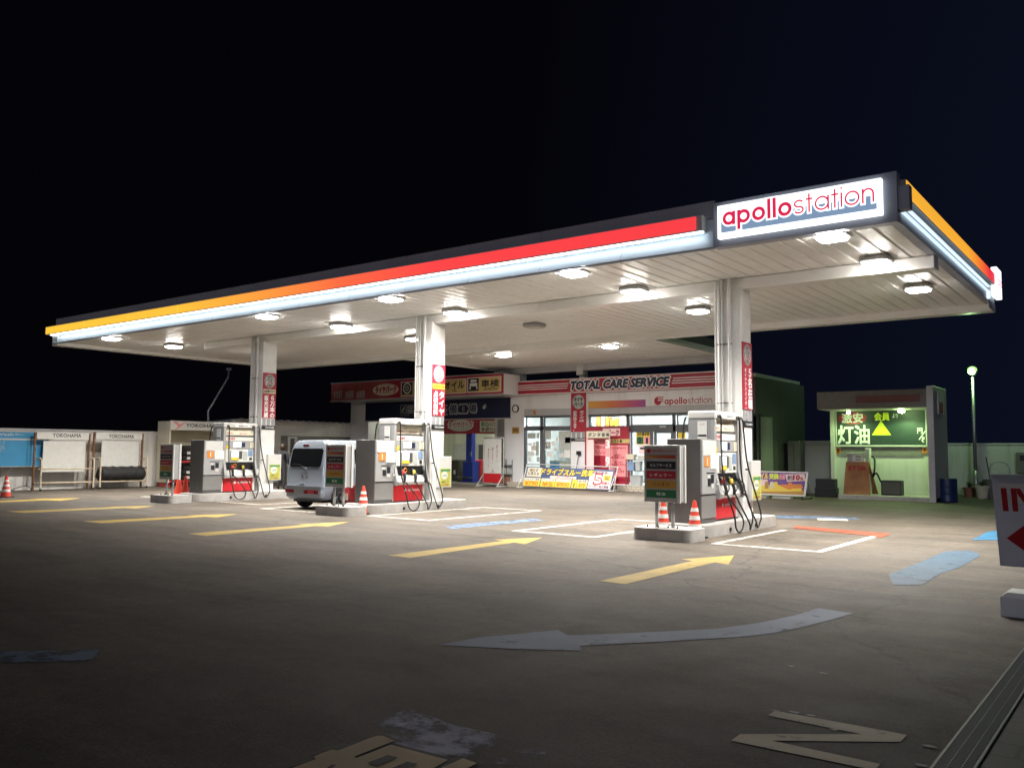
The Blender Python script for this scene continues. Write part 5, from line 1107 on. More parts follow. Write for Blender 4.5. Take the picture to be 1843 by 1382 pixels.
# trolley with boxes before the shop door
YTb = 27.85; a, b = PY(1121, 828, YTb), PY(1160, 862, YTb); zb_ = .201
tr_ = thing('trolley', 'dark two tier trolley with tubs before the shop door', 'trolley', ((a.x+b.x)/2, YTb+.2, zb_))
zt1, zt2 = PY(1140, 828, YTb).z, PY(1140, 848, YTb).z
mb = MB()
for x in (a.x, b.x-.02):
    for y in (28.06, 28.28): mb.box(x, x+.02, y, y+.02, zb_, zt1)
mb.build('frame', 'darkgrey', tr_); Bx(a.x, b.x, 28.06, 28.30, zt1, zt1+.02).build('shelf', 'darkgrey', tr_); Bx(a.x, b.x, 28.06, 28.30, zt2, zt2+.02).build('shelf', 'darkgrey', tr_)
def tub(x0, x1, z0, z1, m_, nm, lab, y0=28.05, y1=28.29):
    xm = (x0+x1)/2; t = thing(nm, lab, nm.replace('_', ' '), (xm, (y0+y1)/2, z0))
    MB().loft([rrect(x0+.02, x1-.02, y0+.02, y1-.02, .03, z0), rrect(x0, x1, y0, y1, .04, z1-.03), rrect(x0-.015, x1+.015, y0-.012, y1+.012, .05, z1-.028), rrect(x0-.015, x1+.015, y0-.012, y1+.012, .05, z1)]).build('tub', m_, t, smooth='auto')
    Bx(x0+.02, x1-.02, y0+.02, y1-.02, z1+.001, z1+.012).build('contents', 'darkgrey' if nm == 'bucket' else m_, t)
tub(px_x(1129, 28.1), px_x(1142, 28.1), zt2+.022, zt2+.33, 'plasticblue', 'storage_tub', 'pale blue tub on the lower trolley shelf')
tub(px_x(1143, 28.1), px_x(1153, 28.1), zt2+.022, zt2+.36, 'plasticgrey', 'storage_tub', 'grey tub on the lower trolley shelf')
tub(px_x(1129, 27.9), px_x(1149, 27.9), .202, PY(1140, 856, 27.9).z, 'plasticgrey', 'bucket', 'grey white bucket standing under the trolley')
tub(px_x(1127, 28.1), px_x(1142, 28.1), zt1+.022, zt1+.20, 'cream', 'storage_box', 'cream box on top of the trolley')
tub(px_x(1148, 28.1), px_x(1162, 28.1), zt1+.022, zt1+.16, 'white', 'storage_box', 'white box on top of the trolley')

# ================================================================== VAN
van = thing('parked_van', 'silver grey kei van parked in the bay behind the middle price board', 'van', (-16.75, 15.4, 0))
VX, VW, VR, VL = -16.75, .705, 13.72, 3.2
def vring(z, hw, yr, yf, r=.12): return rrect(VX-hw, VX+hw, yr, yf, r, z, 5)
MB().loft([vring(.24, VW-.03, VR+.08, VR+VL-.1), vring(.30, VW, VR+.01, VR+VL), vring(.55, VW+.004, VR, VR+VL, .10), vring(.60, VW, VR+.035, VR+VL-.02, .10), vring(.95, VW-.002, VR+.045, VR+VL-.12, .10),
           vring(1.06, VW-.008, VR+.055, VR+VL-.3, .10), vring(1.50, VW-.055, VR+.15, VR+VL-.85, .10), vring(1.60, VW-.078, VR+.19, VR+VL-1.0, .12), vring(1.655, VW-.115, VR+.22, VR+VL-1.1, .16), vring(1.685, VW-.20, VR+.32, VR+VL-1.25, .2), vring(1.69, VW-.4, VR+.6, VR+VL-1.4, .2)]).build('body', 'van', van, smooth='auto')
def slope_y(z): return VR+.055+(z-1.06)/(1.50-1.06)*.095      # rear face behind the glass
def slope_x(z): return VW-.008-(z-1.06)/(1.50-1.06)*.047
def rr2(x0, x1, z0, z1, r, fy, off):
    pts = []
    for (cx, cz, a0) in ((x0+r, z0+r, pi), (x1-r, z0+r, 1.5*pi), (x1-r, z1-r, 0), (x0+r, z1-r, .5*pi)):
        for k in range(6): a = a0+.5*pi*k/5; z = cz+r*sin(a); pts.append(Vector((cx+r*cos(a), fy(z)+off, z)))
    return pts
MB().prism(rr2(VX-.58, VX+.575, 1.03, 1.475, .07, slope_y, -.006), (0, .004, 0)).build('rear_window', 'vanglass', van)
MB().prism(rr2(VX-.20, VX+.0, 1.535, 1.57, .012, lambda z: VR+.17, -.02), (0, .03, 0)).build('brake_light', 'taillight', van)
MB().tube([(VX-.05, slope_y(1.05)-.012, 1.03), (VX-.20, slope_y(1.08)-.014, 1.075), (VX-.50, slope_y(1.08)-.012, 1.075)], .007, 6).build('wiper', 'black', van)
Bx(VX-.04, VX+.06, VR+.02, VR+.055, .97, 1.02, .01).build('wiper_motor_cover', 'van', van)
mb = MB(); mb.box(VX-.16, VX+.05, VR+.032, VR+.042, .845, .868, .004); mb.build('badge', 'chrome', van)
mb = MB(); mb.box(VX-.10, VX-.03, VR+.030, VR+.042, .77, .82, .004); mb.build('badge', 'chrome', van)
h0 = Bx(VX-.16, VX+.02, VR+.018, VR+.042, .60, .645, .012); h0.build('tailgate_handle', 'van', van)
mb = MB(); mb.prism(rrect(VX-VW-.012, VX+VW+.012, VR-.012, VR+.3, .10, .535, 5, (1, 1, 0, 0)), (0, 0, .035)); mb.build('bumper_lip', 'van', van, smooth='auto')
for x0, x1 in ((VX-.68, VX-.36), (VX+.02, VX+.58)): pass
Bx(VX-.66, VX-.34, VR-.012, VR+.02, .395, .475, .012).build('tail_light', 'taillight', van); Bx(VX+.04, VX+.56, VR-.012, VR+.02, .385, .475, .012).build('tail_light', 'taillight', van)
for x in (VX+.08, VX+.52): Bx(x-.015, x+.015, VR-.016, VR-.011, .45, .468).build('reflector', 'chrome', van)
# numberless plate recess
Bx(VX+.2, VX+.42, VR-.014, VR-.010, .40, .46).build('lamp_strip', 'signred', van)
def swin(y0, y1, z0, z1, m_='vanglass', nm='side_window'):
    for s_ in (1, -1):
        pts = []; r = .05
        for (cy, cz, a0) in ((y0+r, z0+r, pi), (y1-r, z0+r, 1.5*pi), (y1-r, z1-r, 0), (y0+r, z1-r, .5*pi)):
            for k in range(5): a = a0+.5*pi*k/4; z = cz+r*sin(a); pts.append(Vector((VX+s_*(slope_x(z)+.004), cy+r*cos(a), z)))
        MB().prism(pts, (-s_*.003, 0, 0)).build(nm, m_, van)
swin(VR+.30, VR+.98, 1.08, 1.47); swin(VR+1.04, VR+1.75, 1.08, 1.47)
mb = MB()
for y in (VR+1.01, VR+1.80):
    for s_ in (1,): mb.prism([(VX+s_*(VW+.004), y, .32), (VX+s_*(VW+.004), y+.012, .32), (VX+s_*(VW+.003), y+.012, 1.0), (VX+s_*(VW+.003), y, 1.0)], (-.01, 0, 0))
mb.build('door_seam', 'black', van)
mb = MB(); mb.box(VX+VW-.004, VX+VW+.012, VR+.16, VR+.28, .74, .765, .004); mb.build('slide_rail', 'black', van)
mb = MB()
for s_ in (-1, 1): mb.tube([(VX+s_*(VW-.14), VR+.3, 1.655), (VX+s_*(VW-.14), VR+VL-1.3, 1.655)], .016, 6)
mb.build('roof_gutter', 'van', van)
for sx in (-1, 1):
    for y in (VR+.62, VR+2.55):
        x = VX+sx*(VW-.085)
        mb = MB(); xo = VX+sx*(VW+.006)
        pts = [Vector((xo, y+.34*cos(a), .26+.34*sin(a))) for a in [pi*k/14 for k in range(15)]]; mb.prism(pts+[Vector((xo, y-.34, .23)), Vector((xo, y+.34, .23))], (-sx*.012, 0, 0)); mb.build('wheel_arch', 'black', van)
        wh = MB().lathe([(.17, -.07), (.25, -.075), (.272, -.05), (.275, 0), (.272, .05), (.25, .075), (.17, .07)], (x+sx*.025, y, .275), 28, 0).build('wheel', 'tyre', van, smooth='auto')
        xo = x+sx*(.025+.072)
        prof = [(.17, -.004), (.165, .004), (.135, -.012), (.06, -.004), (.055, .010), (.02, .012)]
        MB().lathe([(r_, sx*h_) for r_, h_ in prof], (xo, y, .275), 24, 0).build('rim', 'chrome', wh, smooth='auto')
        mb = MB()
        for k in range(8):
            a = 2*pi*k/8; c = Vector((xo+sx*.004, y+.10*cos(a), .275+.10*sin(a))); mb.face([c+Vector((0, .018*cos(t_), .018*sin(t_))) for t_ in [2*pi*j/8 for j in range(8)]])
        mb.build('rim_holes', 'black', wh)
Bx(VX-.55, VX+.55, VR+.15, VR+2.9, .17, .29, .03).build('underbody', 'black', van)

# ================================================================== PERSON behind the left column
gp = PZ(506, 881.5); pxx, pyy = gp.x, gp.y
pr = thing('person', 'person in dark clothes standing with the back turned behind the left column', 'person', (pxx, pyy, 0))
fwd = (Vector((pxx, pyy, 0)) - Vector((0, 0, 0))).normalized(); rgt = Vector((fwd.y, -fwd.x, 0))
fwd = (fwd*0.85 + rgt*0.5).normalized(); rgt = Vector((fwd.y, -fwd.x, 0))
def skinned(name, joints, edges, m_, levels=2):
    me = bpy.data.meshes.new(name); S = .94
    me.from_pydata([tuple(rgt*j[0]*S + fwd*j[1]*S + EZ*j[2]*S) for j in joints], edges, []); me.materials.append(M[m_])
    o = bpy.data.objects.new(name, me); COL.objects.link(o); o.parent = pr
    sk = o.modifiers.new('Skin', 'SKIN'); sk.use_smooth_shade = True
    for i, v in enumerate(me.skin_vertices[0].data): v.radius = (joints[i][3]*S, joints[i][4]*S if len(joints[i]) > 4 else joints[i][3]*S); v.use_root = i == 0
    ss = o.modifiers.new('Sub', 'SUBSURF'); ss.levels = levels; ss.render_levels = levels
    return o
J = [(0, 0, .92, .15, .11), (0, .01, 1.08, .14, .10), (0, .02, 1.25, .165, .11), (0, .02, 1.40, .15, .09), (0, .03, 1.49, .05, .05), (0, .05, 1.56, .055, .06),
     (-.09, 0, .86, .095, .10), (-.12, .05, .48, .062, .066), (-.13, -.02, .09, .042, .045), (-.14, .10, .035, .038, .03),
     (.09, 0, .86, .095, .10), (.14, -.03, .48, .062, .066), (.16, -.12, .09, .042, .045), (.17, .0, .035, .038, .03),
     (-.20, .02, 1.39, .06, .06), (-.25, .03, 1.12, .045, .045), (-.22, .16, .92, .034, .034), (.20, .02, 1.39, .06, .06), (.26, .0, 1.12, .045, .045), (.25, .13, .92, .034, .034)]
E_ = [(0, 1), (1, 2), (2, 3), (3, 4), (4, 5), (0, 6), (6, 7), (7, 8), (8, 9), (0, 10), (10, 11), (11, 12), (12, 13), (3, 14), (14, 15), (15, 16), (3, 17), (17, 18), (18, 19)]
body = skinned('body', J, E_, 'cloth')
MB().lathe([(.03, -.12), (.062, -.09), (.078, -.03), (.085, .03), (.08, .08), (.05, .12), (.01, .13)], Vector((pxx, pyy, 1.60*.94)) + fwd*.045, 16).build('head', 'skin', pr, smooth=True)
MB().lathe([(.055, -.085), (.088, -.04), (.096, .03), (.090, .09), (.055, .135), (.01, .145)], Vector((pxx, pyy, 1.60*.94)) + fwd*.028, 16).build('hair', 'hair', pr, smooth=True)
for s_ in (-1, 1):
    c = Vector((pxx, pyy, .0)) + (rgt*(s_*.235) + fwd*.15)*.94 + EZ*.86
    mb = MB(); mb.loft([[c+rgt*dx*.9+fwd*dy*.9+EZ*z for dx, dy in ((-.02, -.04), (.02, -.04), (.02, .04), (-.02, .04))] for z in (.02, -.03, -.07)])
    for k in range(4): f0 = c+fwd*(-.03+.02*k)-EZ*.07; mb.tube([f0, f0-EZ*.04+fwd*.005, f0-EZ*(.07-.006*abs(k-1.3))+fwd*.018], [.0095, .009, .007], 6)
    mb.tube([c+fwd*.035-EZ*.01, c+fwd*.06-EZ*.04, c+fwd*.062-EZ*.07], [.011, .010, .008], 6); mb.build('hand', 'skin', pr, smooth=True)

# ================================================================== LEFT BOUNDARY
GXW = -31.0; zw = (PX(0, 771.8, GXW).z + PX(270, 779.5, GXW).z)/2
lw = thing('boundary_wall', 'long stained white boundary wall behind the tyre racks', 'wall', (GXW, 8, 0))
Bx(GXW-.16, GXW, -12, PX(497, 800, -31.3).y-2.25, 0, zw-.0, .006).build('wall', 'wall', lw); Bx(GXW-.19, GXW+.03, -12, PX(497, 800, -31.3).y-2.25, zw+.001, zw+.05, .008).build('coping', 'bldwhite', lw)
# blue wash price sign
bs = thing('wash_sign', 'wide blue car wash sign on thin posts before the white wall', 'sign', (-30.6, 12, 0)); Xs = -30.6
z1, z0 = PX(30, 777.5, Xs).z, PX(30, 839, Xs).z; y0, y1 = PX(-80, 800, Xs).y, PX(87, 800, Xs).y
Bx(Xs-.03, Xs, y0, y1, z0, z1, .005).build('board', 'bluesign', bs)
mb = MB(); hb_ = (z1-z0)
mb.box(Xs-.035, Xs+.012, y0, y1, z0-.02, z0); mb.box(Xs-.035, Xs+.012, y0, y1, z1, z1+.02); mb.box(Xs-.035, Xs+.012, y1, y1+.03, z0-.02, z1+.02); mb.box(Xs+.001, Xs+.008, y0, y1-.05, z1-hb_*.235, z1-hb_*.19); mb.build('frame', 'white', bs)
textX('Car Wash', 'textwhite', bs, (-33, 778.8), (24, 783.8), Xs, bold=.03, lift=.006); textX('洗車メニュー', 'textwhite', bs, (27, 780), (44, 783.5), Xs, lift=.006)
for k in range(5): textX(('コース', 'ワックス', '撥水', '下部洗浄', 'ブロー')[k], 'textwhite', bs, (-6, 794+4*k), (9, 796.5+4*k), Xs, lift=.006)
textX('受付', 'textwhite', bs, (70, 800), (79, 803), Xs, lift=.006)
mb = MB()
for y in (PX(3, 800, Xs).y, PX(-50, 800, Xs).y): MB().tube([(Xs-.05, y, 0), (Xs-.05, y, z0-.022)], .02, 8).build('post', 'darkgrey', bs)
mb.tube([(Xs-.05, PX(3, 800, Xs).y, .45), (Xs-.02, PX(28, 800, Xs).y, z0-.03)], .012, 6); mb.build('brace', 'darkgrey', bs)
mb = MB(); p = PZ(18, 883); mb.tube(spline([p, p+Vector((.1, .25, .12)), p+Vector((.1, .5, .15)), p+Vector((.0, .7, .0))], 5), .012, 6); hz = mb.build('hose', 'black'); tag(hz, 'black hose looped on the ground below the blue sign', 'hose')
# tyre racks with sign boards
def rack(pa, pb_, ptext, lab, two):
    X = -30.35; ya_, yb2 = PX(pa, 850, X).y, PX(pb_, 850, X).y
    t = thing('tyre_rack', lab, 'tyre rack', (X, (ya_+yb2)/2, 0), 'rusty tyre racks')
    zt_ = PX((pa+pb_)/2, 778, X).z; zb__ = PX((pa+pb_)/2, 791, X).z
    for y in (ya_, yb2): Bx(X-.03, X+.03, y-.03, y+.03, 0, zt_-.02, .006).build('post', 'rustdark', t)
    b_ = Bx(X-.02, X+.045, ya_+.035, yb2-.035, zb__, zt_, .006).build('sign_board', 'paper', t)
    textX('YOKOHAMA', 'textdark', b_, ptext[0], ptext[1], X+.045, bold=.015)
    for y in (ya_+.08, yb2+.02):
        MB().tube(spline([(X+.04, y, 1.02), (X+.12, y, 1.08), (X+.30, y, 1.08), (X+.38, y, .98), (X+.38, y, .5), (X+.38, y, .05)], 6), .028, 8).build('hoop', 'rust', t, smooth=True)
        MB().lathe([(.03, -.02), (.045, -.015), (.045, .015), (.03, .02)], (X+.38, y, .045), 12, 1).build('caster', 'black', t)
    for z, x in ((.73, .33), (.26, .33), (.26, .06)): MB().tube([(X+x, ya_-.0, z), (X+x, yb2+.02, z)], .024, 8).build('rail', 'rust' if z < .7 or not two else 'rustdark', t, smooth=True)
    Bx(X-.06, X-.035, ya_+.3, yb2-.1, .62, zb__-.05).build('back_board', 'paper', t)
    return X, ya_, yb2
rack(60, 158, ((95, 779.5), (146, 787.5)), 'rusty empty tyre rack beside the blue wash sign', False)
X, ya_, yb2 = rack(167, 254, ((196, 781.5), (241, 789)), 'rusty tyre rack holding a row of black tyres', True)
cv = thing('tyre_cover', 'smooth black cover over the row of tyres on the rusty rack', 'tyre cover', (X+.2, (ya_+yb2)/2, .52))
L_ = (yb2-ya_-.10)/2; mb = MB(); rings = []
for k in range(25):
    s_ = -1+2*k/24; r_ = .275*(1-max(0, abs(s_)-.86)**2*22)*(1+.02*sin(k*1.9)); rings.append([Vector((X+.2+r_*cos(2*pi*j/20), (ya_+yb2)/2+.04+L_*s_, .52+r_*sin(2*pi*j/20)*(1 if sin(2*pi*j/20) > 0 else .9)-.012*cos(k*1.3))) for j in range(20)])
mb.loft(rings).build('cover', 'tyre', cv, smooth='auto')
# tyre cabinet
XC = -30.0; tc_ = thing('tyre_cabinet', 'cream open tyre cabinet with a red Y sign board', 'cabinet', (XC, 19, 0))
yc0, yc1 = PX(305, 800, XC).y, PX(305, 800, XC).y+3.1; zt_ = PX(305, 757.5, XC).z; zs_ = PX(305, 773.5, XC).z
Xb = XC-.85
mb = MB(); mb.box(Xb, XC, yc0, yc0+.05, .16, zt_, .01); mb.box(Xb, XC, yc1-.05, yc1, .16, zt_); mb.box(Xb, Xb+.04, yc0+.05, yc1-.05, .16, zt_); mb.box(Xb, XC, yc0+.05, yc1-.05, zt_-.05, zt_); mb.build('shell', 'cream', tc_)
for z in (.18, .92): Bx(Xb+.04, XC-.01, yc0+.05, yc1-.05, z, z+.06).build('shelf', 'red', tc_)
b_ = Bx(XC-.03, XC+.03, yc0, yc1, zs_, zt_+.02, .01).build('sign_board', 'paper', tc_)
textX('YOKOHAMA', 'textdark', b_, (335, 762), (397, 770), XC+.03, bold=.03)
c = PX(323, 766, XC+.036); mb = MB(); mb.face([c+Vector((0, a, b)) for a, b in ((-.30, .16), (-.13, .16), (.02, .03), (.12, .10), (.30, .16), (.02, -.06), (-.16, -.16), (-.20, -.16), (-.05, -.02))]); mb.build('emblem', 'pink', b_)
for i, z in enumerate((.24, .98)):
    for j in range(5):
        for k in range(3):
            y = yc0+.42+.56*j; zz = z+.2*k
            if zz+.2 > zs_: continue
            t = thing('tyre', 'labelled tyre lying in a stack inside the cream cabinet', 'tyre', (XC-.42, y, zz), 'stacked tyres in the cabinet')
            MB().lathe([(.15, .0), (.23, .0), (.265, .04), (.27, .095), (.265, .15), (.23, .19), (.15, .19), (.15, 0)], (XC-.42, y, zz), 18).build('tread', 'tyre', t, smooth='auto')
            if (j+k) % 4 != 3: Bx(XC-.16, XC-.135, y-.13, y+.05, zz+.05, zz+.15).build('label', 'paper', t)
mb = MB(); 
for y in (yc0+.1, yc1-.1): mb.box(XC-.75, XC-.1, y-.05, y+.05, 0, .16)
mb.build('foot', 'red', tc_)
# bent lamp pole beyond the wall
XP = -34; lp = thing('pole', 'thin bent grey pole rising behind the tyre cabinet', 'pole', (XP, PX(375, 760, XP).y, 0))
MB().tube([(XP, PX(375, 760, XP).y, 0), PX(375, 760, XP), PX(374.5, 740, XP), PX(411, 679, XP), PX(412, 666, XP)], .05, 8).build('pole', 'steel', lp, smooth=True)
p = PX(412, 666, XP); Bx(p.x-.12, p.x+.12, p.y-.07, p.y+.07, p.z-.02, p.z+.10, .02).build('fitting', 'lightgrey', lp)

# ================================================================== KEROSENE STAND, RIGHT REAR
YK = 28.5; ks = thing('kerosene_stand', 'small kerosene filling stand with lit canopy and green lamps', 'building', (-7.5, 29.5, 0))
kx0, kx1 = PY(1471, 720, YK).x, PY(1672, 710, YK).x; kz1, kz0 = PY(1471, 706, YK).z, PY(1471, 735.5, YK).z
Bx(kx0, kx1, YK+.02, YK+2.0, kz0, kz1-.03, .01).build('canopy_body', 'bldgrey', ks)
Bx(kx0-.01, kx1-.0, YK-.0, YK+.018, kz0-.02, kz1, .005).build('canopy_fascia', 'darkconcrete', ks)
Bx(PY(1540, 720, YK).x, kx1-.25, YK-.008, YK-.001, kz0+.15, kz1-.16).build('faded_stripe', mat('old_stripe', (.17, .06, .06), .6, .2, 2), ks)
Bx(kx0+.03, kx1-.02, YK+.03, YK+1.98, kz0-.035, kz0-.001).build('soffit', 'kwall', ks)
px0_, px1_ = PY(1671, 800, YK).x, PY(1683, 800, YK).x; pz = PY(1677, 694, YK).z
Bx(px0_, px1_, YK-.1, YK+1.9, 0, pz, .01).build('side_pylon', 'bldgrey', ks)
Bx(px1_+.002, px1_+.03, YK+.5, YK+1.3, pz-.85, pz-.12).build('side_sign', 'paper', ks); Bx(px1_+.031, px1_+.036, YK+.62, YK+1.15, pz-.8, pz-.45).build('side_sign_mark', 'fadedred', ks)
YB2 = 30.2
kb0, kb1 = PY(1500, 800, YB2).x, PY(1676, 800, YB2).x
Bx(kb0, kb1, YB2, YB2+.15, 0, kz0-.036).build('back_wall', 'kwall', ks)
zp_, zq = PY(1580, 804, YB2).z, PY(1580, 820, YB2).z
Bx(PY(1514, 810, YB2).x, PY(1660, 810, YB2).x, YB2-.05, YB2-.003, zq, zp_-.01).build('grey_band', 'darkconcrete', ks)
Bx(kb0-.02, kb0+.10, YB2-.25, YB2-.003, 0, kz0-.036).build('post', 'kwall', ks)
Bx(kx0+.6, px1_, YK+.0, YB2-.01, 0, .14, .01).build('kerb', 'concrete', ks)
for px, n_ in ((1508.5, '8'), (1664, '7')):
    q = boxY(MB(), (px-4.5, 806), (px+4.5, 816), YB2-.055, .01).build('number_plate', 'orange', ks); textY(n_, 'textdark', q, (px-2.2, 807.5), (px+2.2, 814.5), YB2-.065, bold=.06)
kbd = thing('kerosene_board', 'dark board advertising kerosene with a yellow triangle', 'sign', (-7.3, YB2-.1, 2)); Yd = YB2-.12
kA, kB = PY(1505.5, 740, Yd), PY(1667, 801, Yd)
Bx(kA.x, kB.x, Yd, Yd+.08, kB.z, kA.z).build('board', 'board', kbd)
mb = MB(); mb.box(kA.x-.03, kB.x+.03, Yd-.02, Yd+.08, kA.z, kA.z+.05); mb.box(kA.x-.03, kB.x+.03, Yd-.02, Yd+.08, kB.z-.05, kB.z); mb.box(kA.x-.03, kA.x, Yd-.02, Yd+.08, kB.z, kA.z); mb.box(kB.x, kB.x+.03, Yd-.02, Yd+.08, kB.z, kA.z); mb.build('frame', 'white', kbd)
c = PY(1534, 752.5, Yd-.004); a_ = PY(1560, 752, Yd).x-c.x; mb = MB(); mb.face(ellipse(c, EX, EZ, a_, a_*.44)); el = mb.build('red_oval', 'signred', kbd)
textY('激安', 'textwhite', el, (1515, 744.5), (1553, 760.5), Yd-.004, bold=.05); textY('灯油', 'textwhite', kbd, (1508, 766), (1565, 798.5), Yd, bold=.045); textY('会員', 'lime', kbd, (1573.5, 743), (1601, 756.5), Yd, bold=.05); textY('より', 'textwhite', kbd, (1606, 744), (1616, 752), Yd)
mb = MB(); mb.face([PY(*q_, Yd-.004) for q_ in ((1569, 783), (1604, 783), (1585.5, 757))]); mb.build('triangle', 'lime', kbd)
textY('円', 'textwhite', kbd, (1651, 770), (1660, 780), Yd, bold=.04); mb = MB(); mb.face([PY(*q_, Yd-.004) for q_ in ((1653, 791), (1655, 791.5), (1666, 776), (1664.5, 775))]); mb.build('slash', 'textwhite', kbd); textY('ℓ', 'textwhite', kbd, (1658, 786), (1664, 796), Yd, bold=.03)
for px, r_, lab in ((1527, .06, 'small green lamp above the red oval of the kerosene board'), (1622, .10, 'bright green lamp above the right of the kerosene board')):
    p = PY(px, 734, YK+.9); t = thing('soffit_lamp', lab, 'lamp', (p.x, YK+.9, kz0-.04), 'soffit lamps of the kerosene stand')
    Bx(p.x-.10, p.x+.10, YK+.82, YK+.98, kz0-.075, kz0-.037, .01).build('housing', 'lightgrey', t)
    MB().lathe([(.02, -.15), (r_*.8, -.13), (r_, -.10), (r_, -.08)], (p.x, YK+.9, kz0-.002), 14).build('bulb', 'greenlamp', t, smooth=True)
    s_ = bpy.data.lights.new('lamp', 'SPOT'); s_.energy = 90 if r_ > .08 else 60; s_.color = (.62, 1.0, .40); s_.spot_size = radians(158); s_.spot_blend = .35; s_.shadow_soft_size = .05
    so_ = bpy.data.objects.new('lamp', s_); COL.objects.link(so_); so_.parent = t; so_.location = (0, 0, -.16)
# kerosene dispenser, sandwich board, boxes
Yq = 29.6
def ky(p0, p1, Y, t_, m_, nm, par, bev=.01): return boxY(MB(), p0, p1, Y, t_, bev).build(nm, m_, par)
kd = thing('kerosene_dispenser', 'old grey kerosene dispenser with a black hose under the board', 'fuel dispenser', (PY(1550, 880, Yq).x, Yq, .14))
p, q = PY(1531, 815, Yq), PY(1557, 890, Yq); Bx(p.x, q.x, Yq-.4, Yq, .142, p.z, .02).build('body', 'lightgrey', kd)
ky((1534, 818), (1554, 831), Yq-.401, .012, 'white', 'display_panel', kd, .003)
mb = MB()
for y in (821, 826): boxY(mb, (1540, y), (1549, y+1.6), Yq-.414, .004)
mb.build('display', 'blackpanel', kd)
p, q = PY(1558, 806, Yq-.2), PY(1568, 888, Yq-.2); Bx(p.x, q.x, Yq-.3, Yq-.05, .142, p.z, .02).build('hose_column', 'kwall', kd)
MB().tube(spline([PY(1569, 822, Yq-.2), PY(1574, 826, Yq-.25), PY(1574, 845, Yq-.3), PY(1571, 858, Yq-.35), PY(1577, 851, Yq-.36), PY(1585, 866, Yq-.3), PY(1590, 872, Yq-.2)], 6), .03, 7).build('hose', 'black', kd, smooth=True)
MB().tube(spline([PY(1531, 822, Yq-.2), PY(1527, 822, Yq-.2), PY(1526, 832, Yq-.25)], 5), .025, 7).build('nozzle', 'black', kd, smooth=True)
sbx = thing('sandwich_board', 'weathered red sandwich board before the kerosene dispenser', 'sandwich board', (PY(1541, 888, 28.9).x, 28.9, .14))
Ys = 28.75; P = [PY(1523, 831, Ys+.3), PY(1563, 831, Ys+.3), PY(1567, 890, Ys), PY(1518, 890, Ys)]
for v in P[2:]: v.z = .145
MB().prism(P, (0, -.03, 0)).build('front_panel', 'oldboard', sbx); MB().prism([v+Vector((0, .34 if i < 2 else .92, 0)) - Vector((0, .30 if i < 2 else 0, 0)) for i, v in enumerate(P)], (0, .03, 0)).build('rear_panel', 'oldboard', sbx)
text('灯油', 'textred', sbx, (P[0]+P[1])/2+Vector((.0, -.09, -.22)), EX, EZ, w=.55, h=.22, bold=.05, lift=.02)
for i, (p0, p1, Y, lab, nm) in enumerate((((1587, 864), (1624, 888), 29.2, 'black flat box standing on the kerosene stand kerb', 'storage_box'), ((1468, 861), (1506, 886), 29.4, 'black double box left of the kerosene stand', 'storage_box'))):
    p, q = PY(*p0, Y), PY(*p1, Y); zb_ = .142 if i == 0 else 0; t = thing(nm, lab, 'box', ((p.x+q.x)/2, Y, zb_))
    Bx(p.x, q.x, Y-.12, Y+.25, zb_, (p.z if i == 0 else (p.z)*.52), .015).build('body', 'blackpanel', t)
    if i: Bx(p.x+.02, q.x-.03, Y-.10, Y+.23, p.z*.52+.002, p.z, .015).build('upper_box', 'blackpanel', t)
    else: Bx(p.x+.03, q.x-.03, Y-.128, Y-.121, zb_+.05, p.z-.05).build('panel', 'darkgrey', t)
Yr = 29.3; xb = PY(1704, 880, Yr).x; rb = (PY(1724, 880, Yr).x-PY(1685, 880, Yr).x)/2; zb_ = PY(1704, 862, Yr-rb).z
ba = thing('drum', 'dark blue oil drum beside the kerosene stand pylon', 'drum', (xb, Yr, 0))
MB().lathe([(rb*.97, 0), (rb, .03), (rb*.985, .05), (rb*.985, zb_*.33), (rb*1.02, zb_*.35), (rb*.985, zb_*.37), (rb*.985, zb_*.65), (rb*1.02, zb_*.67), (rb*.985, zb_*.69), (rb*.985, zb_-.03), (rb*1.01, zb_-.02), (rb, zb_)], (xb, Yr, 0), 24).build('body', 'barrelblue', ba, smooth='auto')
MB().lathe([(rb*.9, 0), (rb*.9, .012)], (xb, Yr, zb_+.001), 24).build('lid', 'barrelblue', ba)
# green door panel and cabinet left of the stand
gd = thing('store_shed', 'pale green shed panel with a frame left of the kerosene stand', 'shed', (PY(1472, 880, 31.5).x, 31.5, 0)); p, q = PY(1443, 793, 31.5), PY(1503, 880, 31.5)
Bx(p.x, q.x, 31.5, 33.2, 0, p.z, .01).build('shell', 'kwall', gd)
mb = MB(); boxY(mb, (1444, 794.5), (1448, 879), 31.498, .05); boxY(mb, (1448, 799), (1495, 801.5), 31.498, .05); boxY(mb, (1492, 801.5), (1495, 878), 31.498, .05); mb.build('frame', 'bldgrey', gd); boxY(MB(), (1449, 803), (1491, 876), 31.498, .02).build('door', 'kwall', gd)
gc = thing('utility_cabinet', 'plain dark cabinet at the shop rear corner', 'cabinet', (PY(1432, 880, 31).x, 31, 0)); p, q = PY(1419, 793, 31), PY(1443, 870, 31)
Bx(p.x, q.x-.02, 30.9, 31.45, 0, p.z, .015).build('body', 'darkconcrete', gc); Bx((p.x+q.x)/2-.01, (p.x+q.x)/2+.005, 30.893, 30.899, .1, p.z-.1).build('door_gap', 'blackpanel', gc)
